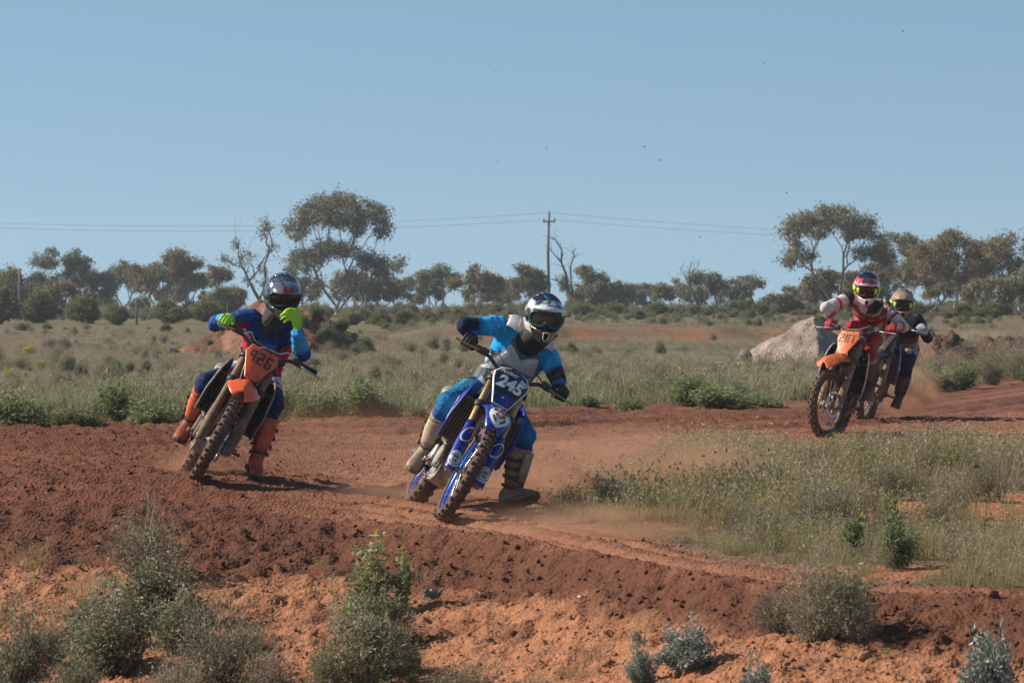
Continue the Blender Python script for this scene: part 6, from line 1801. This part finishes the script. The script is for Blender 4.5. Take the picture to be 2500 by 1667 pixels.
# ---- rider 926
def paint_926(nm, t, lat, frn, V, T):
    C = np.tile(tri((.035, .16, .48)), (len(V), 1))
    to = nm == 'torso'
    C = mixc(C, to * np.clip((.42 - t) / .04, 0, 1), (.62, .59, .62)); C = mixc(C, to * np.clip((np.abs(lat) - .115) / .02, 0, 1) * (t < .8), (.50, .022, .035)); C = mixc(C, to * np.clip((.12 - t) / .05, 0, 1), (.50, .022, .035))
    C = mixc(C, to * np.clip((t - .78) / .05, 0, 1), (.016, .060, .22)); C = mixc(C, to * band(t, .50, .56, .02) * (np.abs(lat) < .11), (.55, .56, .60))
    for s in 'RL':
        ax = (nm == s + 'upper')
        C = mixc(C, ax * 1.0, (.016, .065, .25)); und = np.clip((-(V[:, 2] - V[nm == s + 'upper'][:, 2].mean()) - .012) / .02, 0, 1) if ax.any() else 0
        C = mixc(C, ax * und * (t < .62), (.50, .022, .035)); C = mixc(C, ax * band(t, .78, .86, .02), (.55, .56, .60))
        C = mixc(C, (nm == s + 'fore') * 1.0, (.035, .30, .64)); C = mixc(C, (nm == s + 'fore') * band(t, .45, .55, .06) * .4, (.25, .45, .62))
        C = mixc(C, (nm == s + 'thigh') * 1.0, (.58, .57, .64)); C = mixc(C, (nm == s + 'thigh') * np.clip((t - .62) / .04, 0, 1), (.016, .030, .105)); C = mixc(C, (nm == s + 'thigh') * band(t, .42, .50, .02), (.03, .22, .48)); C = mixc(C, (nm == s + 'thigh') * band(t, .50, .56, .02), (.38, .02, .03));
        C = mixc(C, (nm == s + 'shin') * 1.0, (.016, .030, .10))
    return C
def hp_926(ph, th):
    c = (.080, .105, .145)
    v = math.sin(ph * .13 + th * .21) + math.sin(ph * .23 - th * .27 + 2)
    if v > 1.0 and th > 15: c = (.008, .008, .010)
    if th < -8: c = (.10, .092, .090) if v > .2 else (.022, .021, .022)
    if th < -17 and abs(ph) < 40: c = (.045, .042, .042)
    return c
def vp_926(q, t):
    if abs(q + .25 - .3 * (t - .5)) < .07: return (.006, .006, .008)
    if t > .70 and abs(q - .05) < .35: return (.20, .035, .028)
    return (.085, .110, .150)
OB = solid('orange_boot', (.62, .105, .035), .6, dirt=.35, mud=(.15, .07, .04), scale=15)
OB2 = solid('orange_boot_plate', (.70, .14, .05), .5, dirt=.3, mud=(.13, .06, .035), scale=15)
OBS = solid('boot_black', (.035, .025, .022), .7, dirt=.3)
HIVIZ = solid('lime_glove', (.33, .62, .03), .75, var=.1)
r9, T9, J9, M9 = make_rider(dict(d=29.8, bike='orange', label='rider in red white and blue gear adjusting goggles with a lime glove', raised='L', cloth=CLOTH,
    J=dict(head=(689, 718, .70), neck=(664, 798, .84), Rsh=(612, 776, .82), Rel=(530, 790, .70), Lsh=(716, 806, .84), Lel=(737, 860, .66), Lwr=(722, 806, .50), handup=(716, 750, .48), pel=(626, 920, 1.08), Rhip=(602, 908, 1.06), Lhip=(652, 930, 1.06), Rkn=(503, 934, .72), Ran=(464, 1030, .94), Rtoe=(438, 1062, .74), Lkn=(668, 985, .70), Lan=(626, 1122, .66), Ltoe=(636, 1150, .46)),
    palm=Vector((-1, .15, .1)), thumb=Vector((.1, 1, 0)), face=Vector((.22, -1, -.36)), headup=Vector((.10, -.30, 1)), paint=paint_926, glove=HIVIZ, boots=(OB, OBS, OB2, OBS),
    hpaint=hp_926, vpaint=vp_926, shell=HSHELL, vlen=.13, vup=.02, goggle=dict(frame=solid('dark_frame', (.02, .02, .022), .35), lens=lens_mat('smoke_lens', (.45, .30, .25), .45), strap=MATS['strap_black'], trim=GREYT), collar=(solid('grey_scarf', (.045, .042, .045), .9, var=.5, scale=30), .05)))
BELT = solid('black_webbing', (.012, .013, .016), .75)
torso_patch(r9, T9, 'chest_strap', BELT, [(-.16, .012), (-.08, .016), (0, .018), (.08, .016), (.16, .012), (.16, -.022), (.08, -.018), (0, -.016), (-.08, -.018), (-.16, -.022)], .012, .42)
for sg in (-1, 1): torso_patch(r9, T9, 'shoulder_strap', BELT, [(sg * .045 - .016, .0), (sg * .045 + .016, .0), (sg * .085 + .016, .19), (sg * .085 - .016, .19)], .013, .42)
for k, (x_, w_) in enumerate(((-.07, .02), (-.035, .024), (.0, .02), (.035, .024), (.07, .018))): torso_patch(r9, T9, 'jersey_print', solid('dark_print', (.06, .03, .035), .7), [(x_ - w_ / 2, -.045), (x_ + w_ / 2, -.042), (x_ + w_ / 2 - .006, -.066), (x_ - w_ / 2 - .004, -.068)], .012, .42)

# ---- rider in red and white
def paint_red(nm, t, lat, frn, V, T):
    C = np.tile(tri((.58, .54, .55)), (len(V), 1)); to = nm == 'torso'; RED = (.42, .014, .022); BLK = (.018, .016, .016)
    al = np.abs(lat)
    C = mixc(C, to * band(t - al * 1.2, .44, .66, .03), RED); C = mixc(C, to * band(t - al * 1.0, .74, .86, .03), RED); C = mixc(C, to * (band(t - al * 1.2, .40, .455, .02)) * (al < .12), BLK)
    C = mixc(C, to * np.clip((t - .93) / .03, 0, 1) * (al < .08), BLK); C = mixc(C, to * np.clip((al - .12) / .02, 0, 1) * (t < .6), RED); C = mixc(C, to * band(al + t * .12, .115, .165, .012) * band(t, .58, .9, .03), RED); C = mixc(C, to * band(t, .10, .26, .05) * .5, (.52, .30, .24))
    for s in 'RL':
        u = nm == s + 'upper'; C = mixc(C, u * band(t, -.1, .22, .04), BLK); C = mixc(C, u * band(t, .50, .60, .03), RED); f = nm == s + 'fore'; C = mixc(C, f * band(t, .30, .55, .04) * .9, RED); C = mixc(C, f * np.clip((t - .86) / .04, 0, 1), RED)
        th = nm == s + 'thigh'; C = mixc(C, th * 1.0, RED); C = mixc(C, th * band(t, .40, .55, .04), (.55, .50, .45)); C = mixc(C, th * band(t, .55, .62, .03), (.30, .22, .06))
        sh = nm == s + 'shin'; C = mixc(C, sh * 1.0, (.50, .42, .36)); C = mixc(C, sh * band(t, .05, .28, .04), (.40, .06, .05))
    return C
def hp_red(ph, th):
    if th > 44: return (.016, .018, .040)
    if th > 26: return (.52, .040, .085)
    if th < -19 and abs(ph) < 50: return (.60, .58, .55) if th > -38 else (.40, .03, .04)
    if 20 < th <= 26: return (.62, .58, .60)
    return (.45, .03, .06) if math.sin(ph * .12 + th * .2) > -.2 else (.60, .56, .57)
def vp_red(q, t):
    if abs(q) < .62 - .25 * t and t < .86: return (.016, .017, .032) if abs(q) > .2 or t < .5 else (.05, .045, .05)
    return (.55, .05, .09) if abs(q) < .88 and t < .93 else (.62, .58, .58)
LIME = solid('neon_outrigger', (.48, .72, .01), .4)
BOOT_MUD = solid('mud_boot', (.22, .15, .10), .85, dirt=.75, mud=(.15, .085, .052), scale=14)
rr_, Tr, Jr, Mr = make_rider(dict(d=41.7, bike='red', label='rider in red and white gear crouched over the handlebar, elbows out', cloth=CLOTHM,
    J=dict(head=(2116, 701, .55), neck=(2126, 747, .72), Rsh=(2074, 728, .76), Rel=(2019, 752, .60), Lsh=(2160, 746, .80), Lel=(2203, 797, .70), pel=(2126, 806, 1.16), Rhip=(2104, 802, 1.14), Lhip=(2150, 808, 1.14), Rkn=(2084, 800, .72), Ran=(2075, 905, .98), Rtoe=(2060, 925, .75), Lkn=(2126, 846, .72), Lan=(2124, 945, .98), Ltoe=(2112, 965, .74)),
    face=Vector((-.06, -1, -.34)), headup=Vector((.05, -.32, 1)), paint=paint_red, glove=solid('red_glove', (.36, .016, .022), .75, dirt=.1), boots=(BOOT_MUD, SOLE, BOOT_MUD, STRAPD),
    hpaint=hp_red, vpaint=vp_red, shell=HSHELL, goggle=dict(frame=MATS['dark_frame'], lens=lens_mat('amber_lens', (.55, .22, .14), .5), strap=LIME, trim=WHITEP), outrig=LIME))
STARM = solid('dark_star', (.06, .035, .012), .6)
star = []
for i in range(10):
    a = math.pi / 2 + i * math.pi / 5; q = .040 if i % 2 == 0 else .017; star.append((q * math.cos(a), q * math.sin(a) * .8))
torso_patch(rr_, Tr, 'star_emblem', STARM, star, .010, .40)
GOLDY = solid('gold_print', (.42, .33, .05), .6)
torso_patch(rr_, Tr, 'chest_stripe', GOLDY, [(-.12, .030), (0, .012), (.12, .030), (.12, .016), (0, -.004), (-.12, .016)], .008, .44)

# ---- rider in navy
def paint_navy(nm, t, lat, frn, V, T):
    C = np.tile(tri((.016, .018, .060)), (len(V), 1)); RED = (.34, .022, .018)
    C = mixc(C, (nm == 'torso') * band(t, .34, .46, .03), RED); C = mixc(C, (nm == 'torso') * np.clip((.3 - t) / .04, 0, 1) * (t > .08), (.34, .28, .25))
    n2 = fbm(V[:, 0] * 22, V[:, 2] * 22, 5, 3)
    for s in 'RL':
        C = mixc(C, (nm == s + 'upper') * band(t, .28, .75, .05) * (n2 > .42), RED); C = mixc(C, (nm == s + 'fore') * band(t, .5, .95, .05), (.42, .40, .50))
        C = mixc(C, (nm == s + 'thigh') * band(t, .22, .42, .03), (.38, .36, .46)); C = mixc(C, (nm == s + 'shin') * 1.0, (.03, .022, .035))
    return C
def hp_tan(ph, th):
    v = math.sin(ph * .14 + th * .24) + math.sin(ph * .2 - th * .3 + 1)
    return (.16, .095, .075) if v > 1.25 else ((.30, .185, .135) if v > -1.0 else (.26, .16, .125))
rn, Tn, Jn, Mn = make_rider(dict(d=46.9, bike='navy', label='rider in navy gear and tan helmet half hidden behind another rider', cloth=CLOTHM,
    J=dict(head=(2203, 738, .60), neck=(2213, 780, .74), Rsh=(2170, 775, .76), Rel=(2130, 805, .64), Lsh=(2240, 780, .80), Lel=(2264, 824, .72), pel=(2206, 846, 1.10), Rhip=(2188, 842, 1.08), Lhip=(2224, 850, 1.08), Rkn=(2160, 885, .72), Ran=(2140, 965, .95), Rtoe=(2130, 985, .75), Lkn=(2212, 900, .76), Lan=(2196, 966, .98), Ltoe=(2186, 984, .76)),
    face=Vector((-.05, -1, -.26)), headup=Vector((.06, -.25, 1)), paint=paint_navy, glove=solid('pale_glove', (.42, .40, .48), .75, dirt=.2), boots=(BOOT_MUD, SOLE, BOOT_MUD, STRAPD),
    hpaint=hp_tan, vpaint=lambda q, t: (.32, .20, .15) if abs(abs(q) - .35) > .07 or t < .3 else (.15, .09, .07), shell=HSHELLD, goggle=dict(frame=MATS['dark_frame'], lens=lens_mat('dusty_lens', (.40, .26, .20), .6), strap=LIME, trim=GREYT), outrig=LIME, collar=(solid('grey_collar', (.14, .12, .10), .9), .02)))
# ------------------------------------------------------------------ thrown clods, dust, air
v_, f_ = ico()
CLODM = soil_mat('clod_soil', fallback=(.045, .020, .013), scale=2.0)
cl_meshes = []
for k in range(4):
    cl_meshes.append(np_mesh('dirt_clod', v_ * (1 + .35 * rng.normal(size=(12, 1))) * np.array([1, .8, .7]), f_, True)); cl_meshes[-1].materials.append(CLODM)
CL = [(1520, 1110, 9, 31), (1828, 1145, 8, 31), (1878, 1098, 7, 31), (1755, 1290, 9, 28), (1728, 1262, 10, 28), (1775, 1268, 8, 28), (1792, 1300, 9, 28), (1855, 1348, 13, 27), (1862, 1338, 15, 27), (1845, 1352, 11, 27), (1826, 1345, 8, 27), (1922, 1362, 12, 27), (1568, 1345, 10, 28), (1417, 1292, 8, 28), (2000, 1308, 13, 27), (1983, 1298, 10, 27), (2105, 1285, 12, 27), (2098, 1278, 9, 27), (2010, 1247, 12, 28), (1985, 1222, 6, 28), (1855, 1225, 7, 28), (1778, 1232, 6, 28), (1800, 1318, 7, 28), (2385, 1138, 16, 30), (2415, 1188, 14, 30), (2168, 1185, 10, 30), (1935, 1215, 7, 30), (1950, 1190, 7, 30), (2350, 1215, 8, 30), (2345, 1250, 7, 30), (2138, 1260, 8, 28), (1700, 1335, 7, 27), (1640, 1320, 6, 27), (1960, 1260, 7, 28), (1890, 1288, 6, 28), (1865, 155, 3.5, 40), (1573, 358, 4, 40), (1610, 391, 3.5, 40), (1710, 579, 4, 40), (1920, 470, 4, 40), (2205, 76, 4, 40), (1334, 361, 3.5, 40), (1215, 392, 3, 40), (1578, 118, 3, 40), (1206, 176, 3, 40)]
for k, (px, py, sz, d) in enumerate(CL):
    o = link('flying_clod', cl_meshes[k % 4]); o.location = pix(px, py, d)
    s = sz * .5 * d / F; o.scale = (s, s * random.uniform(.7, 1.4), s * random.uniform(.7, 1.5)); o.rotation_euler = (random.uniform(0, 6), random.uniform(0, 6), random.uniform(0, 6))
    if py > 700: tag(o, 'small dark clod of dirt flung through the air over the infield', 'clod', 'clods flung over the infield')
    else: tag(o, 'tiny speck of flung dirt high against the sky', 'clod', 'specks of dirt against the sky')

def dust(name, c, r, dens, label, rz=0.0, col=(.78, .46, .30), seed=0, ns=1.6):
    m, nt, out = new_mat(name + '_air')
    tc = N(nt, 'ShaderNodeTexCoord')
    ln = N(nt, 'ShaderNodeVectorMath', operation='LENGTH'); nt.links.new(tc.outputs['Object'], ln.inputs[0])
    fo = N(nt, 'ShaderNodeMapRange', interpolation_type='SMOOTHERSTEP'); fo.inputs['From Min'].default_value = 1.0; fo.inputs['From Max'].default_value = 0.15; fo.inputs['To Min'].default_value = 0; fo.inputs['To Max'].default_value = 1
    nt.links.new(ln.outputs['Value'], fo.inputs['Value'])
    nz = N(nt, 'ShaderNodeTexNoise'); nz.inputs['Scale'].default_value = ns; nz.inputs['Detail'].default_value = 4; nz.inputs['Roughness'].default_value = .6
    mp = N(nt, 'ShaderNodeVectorMath', operation='ADD'); mp.inputs[1].default_value = (seed * 3.1, seed, 0); nt.links.new(tc.outputs['Object'], mp.inputs[0]); nt.links.new(mp.outputs[0], nz.inputs['Vector'])
    nr = N(nt, 'ShaderNodeMapRange'); nr.inputs['From Min'].default_value = .36; nr.inputs['From Max'].default_value = .70; nt.links.new(nz.outputs['Fac'], nr.inputs['Value'])
    mu = N(nt, 'ShaderNodeMath', operation='MULTIPLY'); nt.links.new(fo.outputs['Result'], mu.inputs[0]); nt.links.new(nr.outputs['Result'], mu.inputs[1])
    md = N(nt, 'ShaderNodeMath', operation='MULTIPLY'); md.inputs[1].default_value = dens; nt.links.new(mu.outputs[0], md.inputs[0])
    pv = N(nt, 'ShaderNodeVolumePrincipled'); pv.inputs['Color'].default_value = rgba(col); pv.inputs['Anisotropy'].default_value = .35
    nt.links.new(md.outputs[0], pv.inputs['Density']); nt.links.new(pv.outputs[0], out.inputs['Volume'])
    mb = MB().ell((0, 0, 0), (1, 1, 1), 20, 12); mb.f = [tuple(reversed(f)) for f in mb.f]
    mb.f[-2] = tuple(reversed(mb.f[-2])); mb.f[-1] = tuple(reversed(mb.f[-1]))
    o = mb.build(name, m); o.location = c; o.scale = r; o.rotation_euler[2] = rz
    tag(o, label, 'dust', kind='stuff')
    m.cycles.volume_step_rate = 3.0
    return o
p = pix(1490, 1250, 29.3); dust('dust_cloud', (p.x, 29.3, .20), (1.5, .8, .50), 8.0, 'thin reddish dust drifting over the infield grass behind the blue bike', -.35, seed=1)
p = pix(1010, 1250, 28.6); dust('dust_cloud', (p.x, 28.9, .12), (.75, .5, .22), 3.4, 'low dust kicked up around the wheels of the blue bike', 0, seed=2)
p = pix(455, 1165, 31.2); dust('dust_cloud', (p.x + .15, 31.2, .22), (.6, .5, .22), 2.2, 'small puff of dust behind the muddy orange bike', 0, seed=3)
p = pix(2205, 1010, 49.3); dust('dust_cloud', (p.x, 48.6, .36), (.48, .6, .48), 8.0, 'orange dust spraying from the rear wheel of the half hidden bike', 0, (.85, .50, .32), 4, 2.2)
p = pix(880, 1110, 34); dust('dust_cloud', (p.x, 36, .3), (2.4, 4.0, .45), .10, 'faint dust hanging over the middle of the track', 0, seed=5)
p = pix(1450, 1325, 26.2); dust('dust_cloud', (p.x, 26.3, .06), (1.2, .7, .20), 3.2, 'low dust streak trailing along the crest of the berm', -.5, seed=7)
hz, nt, out = new_mat('haze_air')
pv = N(nt, 'ShaderNodeVolumePrincipled'); pv.inputs['Color'].default_value = (.80, .88, 1, 1); pv.inputs['Density'].default_value = .00030; pv.inputs['Anisotropy'].default_value = .2
nt.links.new(pv.outputs[0], out.inputs['Volume'])
o = MB().box((0, 0, 0), (1, 1, 1)).build('haze', hz); o.location = (0, 470, -23); o.scale = (1400, 1000, 80)
tag(o, 'faint haze in the air between the track and the treeline', 'haze', kind='stuff')
